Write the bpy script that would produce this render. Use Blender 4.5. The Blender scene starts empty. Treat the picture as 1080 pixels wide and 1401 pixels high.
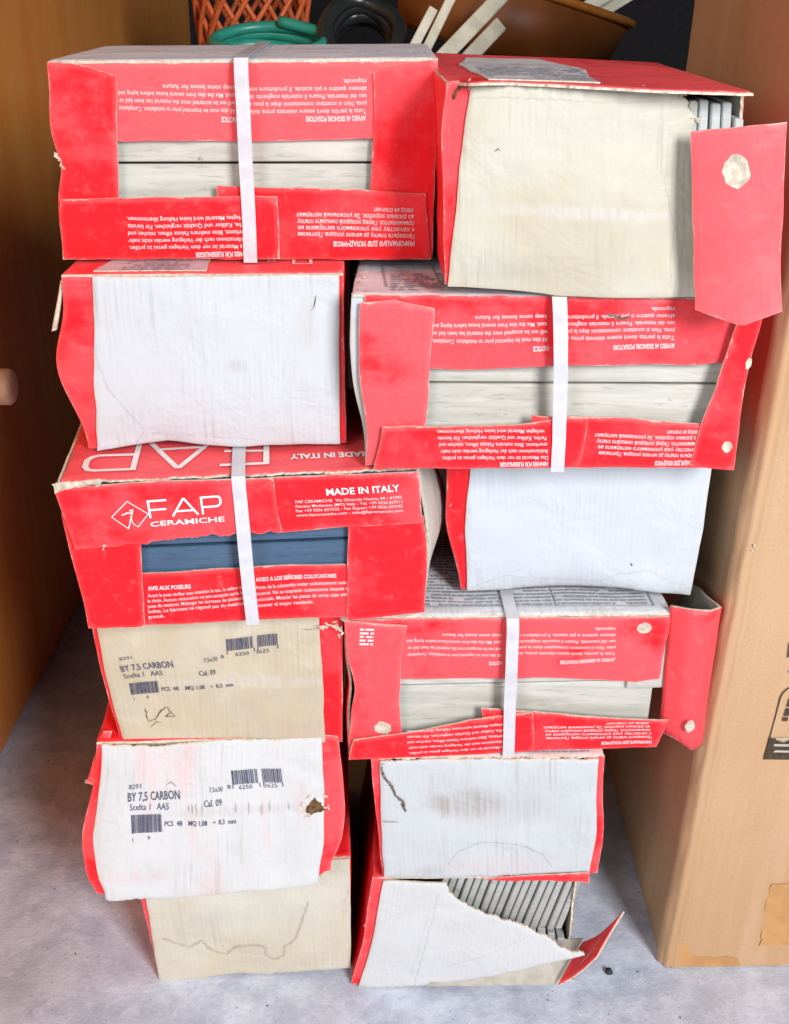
import bpy, math, random
import numpy as np
from mathutils import Vector, noise
from mathutils.geometry import delaunay_2d_cdt

scene = bpy.context.scene
COL = scene.collection
rnd = random.Random(7)

# ---------------------------------------------------------------- camera
cam_d = bpy.data.cameras.new('camera')
cam_d.sensor_fit = 'VERTICAL'
cam_d.sensor_height = 24.0
cam_d.lens = 1572.62 / 1401.0 * 24.0
cam_d.clip_start = 0.02
cam_d.clip_end = 60.0
cam = bpy.data.objects.new('camera', cam_d)
COL.objects.link(cam)
cam.location = (0.0, 0.0, 0.9918)
from mathutils import Matrix
th, roll = 0.434982, 0.012671
cam.rotation_euler = (Matrix.Rotation(math.pi / 2 - th, 3, 'X') @ Matrix.Rotation(roll, 3, 'Z')).to_euler()
scene.camera = cam

# ---------------------------------------------------------------- world + lamps (daylight entering from the front, plus an added left fill)
world = bpy.data.worlds.new('World')
scene.world = world
world.use_nodes = True
bg = world.node_tree.nodes['Background']
bg.inputs[0].default_value = (0.72, 0.82, 1.0, 1)
bg.inputs[1].default_value = 0.016

def area(name, loc, target, sx, sy, power, col):
    l = bpy.data.lights.new(name, 'AREA')
    l.shape = 'RECTANGLE'; l.size = sx; l.size_y = sy; l.energy = power; l.color = col
    o = bpy.data.objects.new(name, l); COL.objects.link(o)
    o.location = loc
    o.rotation_euler = (Vector(target) - Vector(loc)).to_track_quat('-Z', 'Y').to_euler()
    return o
area('doorway_daylight', (1.35, -1.6, 1.9), (0.0, 1.0, 0.40), 0.8, 1.2, 116, (0.985, 0.99, 1.0))
area('left_fill', (-1.35, -1.5, 1.7), (0.1, 1.0, 0.40), 1.0, 1.2, 32, (0.97, 0.985, 1.0))  # added fill lamp to brighten the brown box's side face

scene.cycles.diffuse_bounces = 2
vs = scene.view_settings
vs.view_transform = 'Standard'
vs.look = 'None'
vs.exposure = 0.0
vs.gamma = 1.0
scene.render.resolution_x = 789
scene.render.resolution_y = 1024

# ---------------------------------------------------------------- material helpers
def new_mat(name):
    m = bpy.data.materials.new(name); m.use_nodes = True
    nt = m.node_tree
    return m, nt, nt.nodes['Principled BSDF']

class NT:
    """small node wiring helper"""
    def __init__(s, nt): s.nt = nt
    def n(s, t, **kw):
        nd = s.nt.nodes.new(t)
        for k, v in kw.items(): setattr(nd, k, v)
        return nd
    def link(s, a, b): s.nt.links.new(a, b)
    def val(s, sock, v):
        if hasattr(v, 'is_output'): s.link(v, sock)
        else: sock.default_value = v
    def math(s, op, a, b=0.0, c=0.0, clamp=False):
        nd = s.n('ShaderNodeMath', operation=op, use_clamp=clamp)
        s.val(nd.inputs[0], a); s.val(nd.inputs[1], b); s.val(nd.inputs[2], c)
        return nd.outputs[0]
    def noise(s, vec, scale, detail=3.0, rough=0.55, dim='3D', dist=0.0):
        nd = s.n('ShaderNodeTexNoise', noise_dimensions=dim)
        s.link(vec, nd.inputs['Vector'])
        nd.inputs['Scale'].default_value = scale
        nd.inputs['Detail'].default_value = detail
        nd.inputs['Roughness'].default_value = rough
        nd.inputs['Distortion'].default_value = dist
        return nd.outputs[0]
    def mapping(s, vec, loc=(0, 0, 0), scale=(1, 1, 1), rot=(0, 0, 0)):
        nd = s.n('ShaderNodeMapping')
        s.link(vec, nd.inputs[0])
        nd.inputs[1].default_value = loc; nd.inputs[2].default_value = rot; nd.inputs[3].default_value = scale
        return nd.outputs[0]
    def ramp(s, f, lo, hi, a=0.0, b=1.0):
        nd = s.n('ShaderNodeMapRange', interpolation_type='SMOOTHSTEP')
        s.val(nd.inputs[0], f)
        nd.inputs[1].default_value = lo; nd.inputs[2].default_value = hi
        nd.inputs[3].default_value = a; nd.inputs[4].default_value = b
        return nd.outputs[0]
    def mix(s, f, a, b):
        nd = s.n('ShaderNodeMix', data_type='RGBA')
        s.val(nd.inputs[0], f)
        for i, v in ((6, a), (7, b)):
            if hasattr(v, 'is_output'): s.link(v, nd.inputs[i])
            else: nd.inputs[i].default_value = (v[0], v[1], v[2], 1)
        return nd.outputs[2]
    def bump(s, h, strength, dist, normal=None):
        nd = s.n('ShaderNodeBump')
        s.link(h, nd.inputs['Height'])
        nd.inputs['Strength'].default_value = strength
        nd.inputs['Distance'].default_value = dist
        if normal is not None: s.link(normal, nd.inputs['Normal'])
        return nd.outputs[0]
    def uv(s): return s.n('ShaderNodeUVMap', uv_map='UVMap').outputs[0]
    def edge(s): return s.n('ShaderNodeAttribute', attribute_name='edge').outputs['Fac']

def plain(name, col, rough=0.6, spec=0.4, var=0.12, scale=60.0, bump=0.0):
    m, nt, p = new_mat(name); k = NT(nt)
    v = k.n('ShaderNodeTexCoord').outputs['Object']
    f = k.noise(v, scale, 4)
    c = k.mix(k.ramp(f, 0.3, 0.7), [x * (1 - var) for x in col], [min(1, x * (1 + var)) for x in col])
    k.link(c, p.inputs['Base Color'])
    p.inputs['Roughness'].default_value = rough
    p.inputs['Specular IOR Level'].default_value = spec
    if bump: k.link(k.bump(f, bump, 0.001), p.inputs['Normal'])
    return m

def red_card(name, fade, seed, base=(0.96, 0.012, 0.022), sheen_col=(0.98, 0.135, 0.155)):
    """printed red board: sky sheen painted pink in broad areas, worn pale along the creases"""
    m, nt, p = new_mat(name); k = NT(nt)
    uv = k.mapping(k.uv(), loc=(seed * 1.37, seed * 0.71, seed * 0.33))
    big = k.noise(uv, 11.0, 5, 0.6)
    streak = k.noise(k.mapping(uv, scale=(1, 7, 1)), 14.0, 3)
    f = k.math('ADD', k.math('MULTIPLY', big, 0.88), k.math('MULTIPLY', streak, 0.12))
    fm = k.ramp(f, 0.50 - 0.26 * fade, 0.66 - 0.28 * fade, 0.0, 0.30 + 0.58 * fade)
    c = k.mix(fm, base, sheen_col)  # pink mixed into the colour stands in for glossy light on the board
    # fine print mottling
    fine = k.noise(uv, 420.0, 3, 0.6)
    c = k.mix(k.ramp(fine, 0.35, 0.75, 0.0, 0.10), c, (0.70, 0.004, 0.014))
    rub = k.noise(uv, 75.0, 6, 0.75)
    c = k.mix(k.ramp(rub, 0.52, 0.78, 0.0, 0.30), c, (0.97, 0.28, 0.28))
    # wear along edges
    e = k.edge()
    wn = k.noise(uv, 90.0, 5, 0.7)
    lim = k.ramp(wn, 0.42, 0.85, 0.0002, 0.0026)
    wear = k.math('MULTIPLY', k.math('LESS_THAN', e, lim), k.ramp(k.noise(uv, 35.0, 2), 0.38, 0.66, 0.10, 0.75))
    c = k.mix(wear, c, (0.80, 0.52, 0.46))
    soft = k.ramp(e, 0.0, 0.005, 0.14, 0.0)
    c = k.mix(soft, c, (0.86, 0.30, 0.30))
    # scratches
    sc = k.noise(k.mapping(uv, rot=(0, 0, 0.7), scale=(1, 11, 1)), 42.0, 4, 0.7)
    c = k.mix(k.ramp(sc, 0.68, 0.78, 0.0, 0.5), c, (0.88, 0.42, 0.40))
    dirt = k.noise(k.mapping(uv, rot=(0, 0, -0.4), scale=(1, 3, 1)), 24.0, 6, 0.72)
    c = k.mix(k.ramp(dirt, 0.66, 0.84, 0.0, 0.16), c, (0.55, 0.07, 0.07))
    k.link(c, p.inputs['Base Color'])
    r = k.ramp(big, 0.3, 0.7, 0.36, 0.52)
    k.link(r, p.inputs['Roughness'])
    p.inputs['Specular IOR Level'].default_value = 0.26
    flute = k.n('ShaderNodeTexWave', wave_type='BANDS', bands_direction='X')
    k.link(uv, flute.inputs[0]); flute.inputs['Scale'].default_value = 55.0; flute.inputs['Distortion'].default_value = 0.6
    h = k.math('ADD', k.math('MULTIPLY', flute.outputs[1], 0.10), k.math('MULTIPLY', k.noise(uv, 60.0, 4), 0.9))
    nb = k.bump(k.noise(uv, 22.0, 3, 0.5, dist=0.5), 0.5, 0.006)
    k.link(k.bump(h, 0.35, 0.0012, nb), p.inputs['Normal'])
    return m

def white_card(name, seed, col=(0.57, 0.61, 0.66), aged=(0.53, 0.50, 0.41), age=0.2, flute=0.5, smudge_and_light=None, pink=0.0, grime=0.25):
    m, nt, p = new_mat(name); k = NT(nt)
    raw = k.uv()
    uv = k.mapping(raw, loc=(seed * 0.93, seed * 1.71, 0))
    big = k.noise(uv, 7.0, 4, 0.55)
    c = k.mix(k.ramp(big, 0.75 - age, 1.0 - age), col, aged)
    # vertical flute streaks
    st = k.noise(k.mapping(uv, scale=(1, 0.045, 1)), 230.0, 2, 0.5)
    patch = k.ramp(k.noise(uv, 13.0, 3), 0.42, 0.66)
    sf = k.math('MULTIPLY', k.ramp(st, 0.52, 0.72), k.math('MULTIPLY', patch, flute))
    c = k.mix(sf, c, [x * 0.72 for x in aged])
    if pink:
        pn = k.math('MULTIPLY', k.ramp(k.noise(k.mapping(uv, scale=(1, 0.3, 1)), 26.0, 3), 0.5, 0.75), pink)
        c = k.mix(pn, c, (0.78, 0.42, 0.43))
    if smudge_and_light:  # soft spots: dirt smudges, plus painted tape gloss and lip shade
        for (cu, cv, ru, rv, a, col2) in smudge_and_light:
            sep = k.n('ShaderNodeSeparateXYZ'); k.link(raw, sep.inputs[0])
            du = k.math('DIVIDE', k.math('SUBTRACT', sep.outputs[0], cu), ru)
            dv = k.math('DIVIDE', k.math('SUBTRACT', sep.outputs[1], cv), rv)
            r = k.math('SQRT', k.math('ADD', k.math('MULTIPLY', du, du), k.math('MULTIPLY', dv, dv)))
            r = k.math('ADD', r, k.math('MULTIPLY', k.math('SUBTRACT', k.noise(uv, 40.0, 4), 0.5), 1.1))
            f = k.math('MULTIPLY', k.ramp(r, 0.25, 1.05, 1.0, 0.0), k.math('MULTIPLY', k.ramp(st, 0.30, 0.70, 0.25, 1.0), a))
            c = k.mix(f, c, col2)
    # specks and scuffs
    sp = k.noise(uv, 170.0, 3, 0.7)
    c = k.mix(k.ramp(sp, 0.70, 0.78, 0.0, grime), c, (0.25, 0.22, 0.19))
    dust = k.noise(uv, 22.0, 5, 0.65)
    c = k.mix(k.ramp(dust, 0.42, 0.80, 0.0, 0.15 + 0.6 * grime), c, (0.50, 0.48, 0.44))
    e = k.edge()
    wn = k.noise(uv, 70.0, 5, 0.7)
    lim = k.ramp(wn, 0.45, 0.90, 0.0001, 0.006)
    wear = k.math('MULTIPLY', k.math('LESS_THAN', e, lim), 0.55)
    c = k.mix(wear, c, (0.62, 0.50, 0.36))
    k.link(c, p.inputs['Base Color'])
    p.inputs['Roughness'].default_value = 0.55
    p.inputs['Specular IOR Level'].default_value = 0.35
    wv = k.n('ShaderNodeTexWave', wave_type='BANDS', bands_direction='X')
    k.link(uv, wv.inputs[0]); wv.inputs['Scale'].default_value = 62.0; wv.inputs['Distortion'].default_value = 0.5
    h = k.math('ADD', k.math('MULTIPLY', wv.outputs[1], k.math('ADD', k.math('MULTIPLY', patch, 0.22), 0.08)), k.math('MULTIPLY', k.noise(uv, 38.0, 5), 0.9))
    h = k.math('SUBTRACT', h, k.math('MULTIPLY', sf, 0.4))
    nb = k.bump(k.noise(uv, 17.0, 4, 0.55, dist=0.6), 0.6, 0.008)
    k.link(k.bump(h, 0.45, 0.0013, nb), p.inputs['Normal'])
    return m

M = {}
M['core'] = plain('board_core', (0.46, 0.36, 0.24), 0.9, 0.1, 0.3, 220, 0.4)
M['core_pale'] = plain('board_core_pale', (0.66, 0.58, 0.46), 0.9, 0.1, 0.25, 260, 0.4)
M['inner'] = plain('board_inside', (0.48, 0.45, 0.38), 0.85, 0.15, 0.12, 80, 0.2)
M['torn'] = plain('torn_paper', (0.60, 0.52, 0.42), 0.9, 0.1, 0.28, 140, 0.6)
M['ink_white'] = plain('white_print', (0.88, 0.66, 0.66), 0.5, 0.3, 0.05, 90)
M['ink_bold'] = plain('bright_white_print', (0.90, 0.86, 0.86), 0.5, 0.3, 0.04, 90)
M['ink_dark'] = plain('dark_blue_print', (0.085, 0.09, 0.15), 0.6, 0.3, 0.4, 350)
M['ink_grey'] = plain('grey_print', (0.34, 0.34, 0.40), 0.6, 0.3, 0.25, 350)
M['ink_brown'] = plain('brown_print', (0.075, 0.052, 0.034), 0.7, 0.2, 0.3, 300)
M['crack'] = plain('crack_shadow', (0.16, 0.13, 0.10), 0.9, 0.1, 0.4, 200)
M['stain'] = plain('water_stain', (0.47, 0.42, 0.33), 0.8, 0.2, 0.25, 120)
M['crease'] = plain('crease_shade', (0.60, 0.61, 0.63), 0.8, 0.2, 0.15, 120)
M['hole'] = plain('torn_hole', (0.13, 0.075, 0.035), 0.9, 0.1, 0.5, 200)

def strap_mat():
    m, nt, p = new_mat('white_strapping'); k = NT(nt)
    uv = k.uv()
    w = k.n('ShaderNodeTexWave', wave_type='BANDS', bands_direction='DIAGONAL')
    k.link(uv, w.inputs[0]); w.inputs['Scale'].default_value = 210.0
    f = k.noise(uv, 60.0, 3)
    k.link(k.mix(k.ramp(f, 0.3, 0.7), (0.58, 0.57, 0.61), (0.67, 0.66, 0.70)), p.inputs['Base Color'])
    p.inputs['Roughness'].default_value = 0.32
    p.inputs['Subsurface Weight'].default_value = 0.0
    k.link(k.bump(w.outputs[1], 0.12, 0.0003), p.inputs['Normal'])
    return m
M['strap'] = strap_mat()

def tile_mat(name, a, b, streakc, rough=0.45, seed=0.0):
    m, nt, p = new_mat(name); k = NT(nt)
    tc = k.n('ShaderNodeTexCoord').outputs['Object']
    oi = k.n('ShaderNodeObjectInfo').outputs['Random']
    off = k.n('ShaderNodeCombineXYZ'); k.link(k.math('MULTIPLY', oi, 9.0), off.inputs[2])
    add = k.n('ShaderNodeVectorMath', operation='ADD'); k.link(tc, add.inputs[0]); k.link(off.outputs[0], add.inputs[1])
    v = add.outputs[0]
    st = k.noise(k.mapping(v, scale=(1, 6, 9)), 9.0, 6, 0.65, dist=0.8)
    c = k.mix(k.ramp(st, 0.3, 0.7), a, b)
    c = k.mix(k.ramp(k.noise(k.mapping(v, scale=(1, 4, 10)), 30.0, 5, 0.7), 0.54, 0.70, 0, 0.6), c, streakc)
    c = k.mix(k.ramp(k.noise(v, 70.0, 3, 0.6), 0.70, 0.76, 0, 0.7), c, [x * 0.35 for x in streakc])
    k.link(c, p.inputs['Base Color'])
    p.inputs['Roughness'].default_value = rough
    k.link(k.bump(st, 0.25, 0.001), p.inputs['Normal'])
    return m
M['tile'] = tile_mat('pale_grey_tile', (0.63, 0.615, 0.56), (0.48, 0.465, 0.41), (0.28, 0.265, 0.23))
M['tile_dark'] = tile_mat('slate_blue_tile', (0.05, 0.10, 0.175), (0.07, 0.13, 0.215), (0.03, 0.05, 0.08), 0.4)
M['tile_edge'] = tile_mat('grey_tile_edge', (0.50, 0.50, 0.48), (0.42, 0.42, 0.40), (0.28, 0.28, 0.26), 0.6)
M['tile_edge_light'] = tile_mat('pale_tile_edge', (0.58, 0.60, 0.60), (0.50, 0.52, 0.52), (0.36, 0.36, 0.35), 0.6)

# ---------------------------------------------------------------- object helpers
def tag(o, label=None, cat=None, group=None, kind=None):
    if label: o['label'] = label
    if cat: o['category'] = cat
    if group: o['group'] = group
    if kind: o['kind'] = kind
    return o

def empty(name, loc, label, cat, group=None):
    o = bpy.data.objects.new(name, None); COL.objects.link(o)
    o.empty_display_size = 0.05
    o.location = loc
    return tag(o, label, cat, group)

def root_of(o):
    while o.parent: o = o.parent
    return o

def mesh_obj(name, verts, faces, mats, parent=None, midx=None, smooth=True, uvs=None, edge=None, loc=None):
    """verts are world coordinates; stored relative to the root's base point"""
    base = Vector(root_of(parent).location) if parent else (Vector(loc) if loc else Vector((0, 0, 0)))
    me = bpy.data.meshes.new(name)
    me.from_pydata([tuple(Vector(v) - base) for v in verts], [], faces)
    for m in (mats if isinstance(mats, (list, tuple)) else [mats]): me.materials.append(m)
    if midx is not None: me.polygons.foreach_set('material_index', midx)
    me.polygons.foreach_set('use_smooth', [bool(smooth)] * len(me.polygons))
    if uvs is not None:
        l = me.uv_layers.new(name='UVMap')
        li = np.empty(len(me.loops), dtype=np.int32); me.loops.foreach_get('vertex_index', li)
        l.data.foreach_set('uv', np.asarray(uvs, dtype=np.float32)[li].ravel())
    if edge is not None:
        a = me.attributes.new('edge', 'FLOAT', 'POINT')
        a.data.foreach_set('value', np.asarray(edge, dtype=np.float32))
    me.validate(); me.update()
    o = bpy.data.objects.new(name, me); COL.objects.link(o)
    if parent is not None: o.parent = parent
    elif loc: o.location = loc
    return o

def inside(pt, poly):
    x, y = pt; r = False
    for i in range(len(poly)):
        x0, y0 = poly[i]; x1, y1 = poly[i - 1]
        if (y0 > y) != (y1 > y) and x < (x1 - x0) * (y - y0) / (y1 - y0) + x0: r = not r
    return r

def panel(name, parent, mp, outline, lift=0.0, th=0.003, mats=None, step=0.011, torn=(), rag=0.0022, wob=0.0004, seed=0, label=None, droop=0.0011, curl=0.0):
    """a sheet of board with thickness: outline in metres on a face, mapped through mp(u, v, lift).
    torn = indices of outline edges that are ragged"""
    r = random.Random(seed * 131 + len(outline) + int(outline[0][0] * 1e4))
    pts = []
    n = len(outline)
    for i in range(n):
        a, b = Vector(outline[i]), Vector(outline[(i + 1) % n])
        L = (b - a).length
        t_ = i in torn
        m = max(1, int(L / (0.0022 if t_ else 0.007)))
        d = (b - a) / max(L, 1e-9); nn = Vector((-d.y, d.x))
        for j in range(m):
            q = a + (b - a) * (j / m)
            if j > 0:
                if t_:
                    q = q + nn * (rag * (r.random() - 0.5) + rag * 1.3 * noise.noise(Vector((q.x * 90, q.y * 90, seed * 3.1))))
                else:
                    q = q + nn * wob * 2 * noise.noise(Vector((q.x * 40, q.y * 40, seed * 1.7)))
            pts.append((q.x, q.y))
    N = len(pts)
    P = np.array(pts); Q = np.roll(P, -1, axis=0)
    area2 = float(np.sum(P[:, 0] * Q[:, 1] - Q[:, 0] * P[:, 1]))
    sgn = 1.0 if area2 > 0 else -1.0
    ins = []
    prev = np.roll(P, 1, axis=0)
    tang = Q - prev; ln = np.linalg.norm(tang, axis=1); ln[ln < 1e-9] = 1
    nor = np.stack([-tang[:, 1], tang[:, 0]], 1) / ln[:, None] * sgn
    def dist(X):
        X = np.asarray(X); AB = Q - P; d2 = np.maximum((AB ** 2).sum(1), 1e-14)
        t = ((X[:, None, :] - P[None]) * AB[None]).sum(2) / d2[None]
        t = np.clip(t, 0, 1)
        return np.sqrt((((X[:, None, :] - (P[None] + t[..., None] * AB[None])) ** 2).sum(2)).min(1))
    cand = []
    for off in (0.0018, 0.0052): cand += [(tuple(p), off) for p in (P + nor * off)]
    u0, v0 = P.min(0); u1, v1 = P.max(0)
    for i in range(int((u1 - u0) / step) + 1):
        for j in range(int((v1 - v0) / step) + 1):
            cand.append(((u0 + (i + 0.5 + 0.3 * (r.random() - 0.5)) * step, v0 + (j + 0.5 + 0.3 * (r.random() - 0.5)) * step), 0.0085))
    cand = [c for c in cand if inside(c[0], pts)]
    if cand:
        D = dist([c[0] for c in cand])
        ins = [c[0] for c, dd in zip(cand, D) if dd > c[1] * 0.8]
    V2 = [Vector(p) for p in pts] + [Vector(p) for p in ins]
    res = delaunay_2d_cdt(V2, [(i, (i + 1) % N) for i in range(N)], [], 1, 1e-6)
    vv, ff = res[0], res[2]
    vv = [(p.x, p.y) for p in vv]
    E = dist(vv)
    nv = len(vv)
    outer, inner = [], []
    for (u, v), e in zip(vv, E):
        dr = droop * max(0.0, 1.0 - e / 0.0018)
        outer.append(mp(u, v, lift - dr)); inner.append(mp(u, v, lift - th))
    faces, mi = [], []
    cnt = {}
    ref = None
    for f in ff:
        f = list(f)
        a, b, c_ = (Vector((*vv[i], 0)) for i in f[:3])
        if (b - a).cross(c_ - a).z < 0: f.reverse()
        faces.append(tuple(f)); mi.append(0)
        faces.append(tuple(i + nv for i in reversed(f))); mi.append(1)
        for i in range(len(f)):
            cnt[(f[i], f[(i + 1) % len(f)])] = 1
    for (a, b) in list(cnt):
        if (b, a) not in cnt:
            faces.append((b, a, a + nv, b + nv)); mi.append(2)
    uvs = [p for p in vv] + [p for p in vv]
    ed = list(E) + [0.02] * nv
    # is the mapped outer surface facing outward?
    c0 = Vector(mp(*vv[0], 0.0)); c1 = Vector(mp(*vv[0], 0.01))
    f = faces[0]
    nrm = (Vector(outer[f[1]]) - Vector(outer[f[0]])).cross(Vector(outer[f[2]]) - Vector(outer[f[0]]))
    if nrm.dot(c1 - c0) < 0: faces = [tuple(reversed(f)) for f in faces]
    o = mesh_obj(name, outer + inner, faces, mats, parent, mi, True, uvs, ed)
    try:
        o.data.set_sharp_from_angle(angle=math.radians(42))
    except Exception: pass
    if label: o['label'] = label
    return o

class Carton:
    """a hexahedral carton with soft dents; local coordinates x right, y into the depth, z up (metres)"""
    def __init__(s, rec, amp=0.0020, dents=(), seed=0, D=None):
        s.tl, s.tr, s.bl, s.br = (Vector(v) for v in rec[:4])
        s.yaw, s.w, s.h, s.D = rec[4:8]
        if D: s.D = D
        s.dir = Vector((-math.sin(s.yaw), math.cos(s.yaw), 0))
        s.amp, s.dents, s.seed = amp, dents, seed
    def base(s):
        c = (s.bl + s.br) / 2 + s.dir * (s.D / 2)
        return Vector((c.x, c.y, min(s.bl.z, s.br.z)))
    def P(s, x, y, z):
        for (c, rad, d) in s.dents:
            q = ((x - c[0]) / rad[0]) ** 2 + ((y - c[1]) / rad[1]) ** 2 + ((z - c[2]) / rad[2]) ** 2
            if q < 9:
                g = math.exp(-q); x += d[0] * g; y += d[1] * g; z += d[2] * g
        a, b = x / s.w, z / s.h
        p = (s.bl * (1 - a) + s.br * a) * (1 - b) + (s.tl * (1 - a) + s.tr * a) * b + s.dir * y
        q = Vector((x, y, z))
        nv = noise.noise_vector(q * 17 + Vector((s.seed * 5.3, 0, 0))) * s.amp + noise.noise_vector(q * 55 + Vector((0, s.seed * 2.9, 0))) * s.amp * 0.32
        nv.z *= 0.5
        ds = sorted(max(0.0, min(t_, T_ - t_)) for t_, T_ in ((x, s.w), (y, s.D), (z, s.h)))
        k_ = min(1.0, ds[1] / 0.035); k_ = k_ * k_ * (3 - 2 * k_)
        return p + nv * (0.22 + 0.9 * k_)
    def front(s, u, v, l=0.0): return s.P(u, -l, v)
    def top(s, u, v, l=0.0): return s.P(u, v, s.h + l)
    def left(s, u, v, l=0.0): return s.P(-l, u, v)
    def right(s, u, v, l=0.0): return s.P(s.w + l, u, v)
    def back(s, u, v, l=0.0): return s.P(u, s.D + l, v)
    def bottom(s, u, v, l=0.0): return s.P(u, v, -l)

def rect(a, b, c, d): return [(a, c), (b, c), (b, d), (a, d)]

def patch(p00, p10, p01, p11, bow=0.0, amp=0.0012, seed=0, fold=None):
    """free sheet: returns (mp, width, height)"""
    p00, p10, p01, p11 = (Vector(p) for p in (p00, p10, p01, p11))
    w = ((p10 - p00).length + (p11 - p01).length) / 2
    h = ((p01 - p00).length + (p11 - p10).length) / 2
    nrm = (p10 - p00).cross(p01 - p00).normalized()
    def mp(u, v, l=0.0):
        a, b = u / w, v / h
        p = (p00 * (1 - a) + p10 * a) * (1 - b) + (p01 * (1 - a) + p11 * a) * b
        k = bow * (1 - (2 * a - 1) ** 2) * 1.0
        if fold: k += fold(a, b)
        q = Vector((u * 20 + seed * 7.7, v * 20, seed))
        return p + nrm * (l + k + noise.noise(q) * amp)
    return mp, w, h

# ---------------------------------------------------------------- print helpers
def text_polys(s, bold=0.0):
    cu = bpy.data.curves.new('t', 'FONT')
    cu.body = s; cu.size = 1.0; cu.resolution_u = 2; cu.offset = bold
    cu.dimensions = '2D'; cu.fill_mode = 'FRONT'
    o = bpy.data.objects.new('t', cu); COL.objects.link(o)
    dg = bpy.context.evaluated_depsgraph_get(); dg.update()
    ev = o.evaluated_get(dg); me = ev.to_mesh()
    v = [(p.co.x, p.co.y) for p in me.vertices]; f = [tuple(p.vertices) for p in me.polygons]
    ev.to_mesh_clear(); bpy.data.objects.remove(o); bpy.data.curves.remove(cu)
    return v, f

def line_geo(s, p0, p1, cap, bold=0.0, fit=True, maxfill=1.0):
    """text s set from baseline start p0 towards p1, capital height cap (metres); stretched to fill p0..p1 when fit"""
    v, f = text_polys(s, bold)
    if not v: return [], [], 0
    x0 = min(p[0] for p in v); x1 = max(p[0] for p in v)
    p0, p1 = Vector(p0), Vector(p1)
    d = p1 - p0; L = d.length; d.normalize(); up = Vector((-d.y, d.x))
    sy = cap / 0.70
    sx = (L / (x1 - x0)) if fit else sy
    return [tuple(p0 + d * ((x - x0) * sx) + up * (y * sy)) for x, y in v], f, sx / sy

def put_print(name, parent, mp, geos, lift, mat):
    V, Fs = [], []
    for v, f in geos:
        b = len(V); V += [mp(x, y, lift + 0.0004) for x, y in v]; Fs += [tuple(i + b for i in q) for q in f]
    if not V: return None
    return mesh_obj(name, V, Fs, mat, parent, smooth=False)

def paragraph(parent, mp, head, headpts, lines, p0, p1, q0, cap, lift, mat=None, bold=0.008, last=0.35):
    """lines set from baseline p0->p1 (first) with the last line's start at q0; last line is short"""
    g = []
    cap *= 0.88
    if head:
        v, f, _ = line_geo(head, headpts[0], headpts[1], cap * 1.08, 0.035); g.append((v, f))
    p0, p1, q0 = Vector(p0), Vector(p1), Vector(q0)
    n = len(lines)
    for i, s in enumerate(lines):
        o = (q0 - p0) * (i / max(1, n - 1))
        e = p1 if i < n - 1 or last >= 1 else p0 + (p1 - p0) * last
        v, f, _ = line_geo(s, p0 + o, e + o, cap, bold); g.append((v, f))
    return put_print('printed_text', parent, mp, g, lift, mat or M['ink_white'])

def quad2(a, b, c, d): return ([a, b, c, d], [(0, 1, 2, 3)])

def stroke(pts, w, closed=False):
    """flat polyline of width w as quads with mitred joints (2-D)"""
    pts = [Vector(p) for p in pts]; n = len(pts); L, R = [], []
    for i in range(n):
        a = pts[i - 1] if (i > 0 or closed) else pts[i]
        b = pts[(i + 1) % n] if (i < n - 1 or closed) else pts[i]
        d1 = (pts[i] - a); d2 = (b - pts[i])
        d1 = d1.normalized() if d1.length > 1e-9 else d2.normalized()
        d2 = d2.normalized() if d2.length > 1e-9 else d1
        t = (d1 + d2); t = t.normalized() if t.length > 1e-6 else d1
        nn = Vector((-t.y, t.x)); c = max(0.35, nn.dot(Vector((-d1.y, d1.x))))
        L.append(tuple(pts[i] + nn * (w / 2 / c))); R.append(tuple(pts[i] - nn * (w / 2 / c)))
    V = L + R; Fs = []
    for i in range(n if closed else n - 1):
        j = (i + 1) % n; Fs.append((i, j, n + j, n + i))
    return V, Fs

def wiggle(pts, seg=0.003, amp=0.0008, seed=0, wide=0.001, vary=0.6):
    """irregular line (crack, water mark): densified and jittered, varying width"""
    r = random.Random(seed); out = []
    for a, b in zip(pts[:-1], pts[1:]):
        a, b = Vector(a), Vector(b); m = max(1, int((b - a).length / seg))
        for j in range(m): out.append(a + (b - a) * j / m + Vector((r.uniform(-1, 1), r.uniform(-1, 1))) * amp)
    out.append(Vector(pts[-1]))
    n = len(out); L, R = [], []
    for i in range(n):
        d = (out[min(n - 1, i + 1)] - out[max(0, i - 1)]); d = d.normalized() if d.length > 1e-9 else Vector((1, 0))
        nn = Vector((-d.y, d.x)); w = wide * (1 - vary + vary * 2 * abs(noise.noise(Vector((i * 0.35, seed, 0)))) + vary * r.random() * 0.6)
        if i in (0, n - 1): w *= 0.15
        L.append(tuple(out[i] + nn * w / 2)); R.append(tuple(out[i] - nn * w / 2))
    return L + R, [(i, i + 1, n + i + 1, n + i) for i in range(n - 1)]

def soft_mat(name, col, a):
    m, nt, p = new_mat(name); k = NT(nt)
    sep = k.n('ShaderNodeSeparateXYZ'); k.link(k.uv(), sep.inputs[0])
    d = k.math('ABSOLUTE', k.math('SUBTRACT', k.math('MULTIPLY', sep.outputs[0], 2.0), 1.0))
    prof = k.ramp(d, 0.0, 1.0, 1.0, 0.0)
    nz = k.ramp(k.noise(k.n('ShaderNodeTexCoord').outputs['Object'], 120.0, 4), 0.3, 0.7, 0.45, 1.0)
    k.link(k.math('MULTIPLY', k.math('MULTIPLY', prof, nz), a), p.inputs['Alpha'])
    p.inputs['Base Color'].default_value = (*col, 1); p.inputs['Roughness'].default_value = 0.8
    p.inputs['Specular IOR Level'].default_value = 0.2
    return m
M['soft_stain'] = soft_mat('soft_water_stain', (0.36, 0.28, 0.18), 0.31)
M['soft_crease'] = soft_mat('soft_crease', (0.32, 0.32, 0.35), 0.18)
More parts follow.
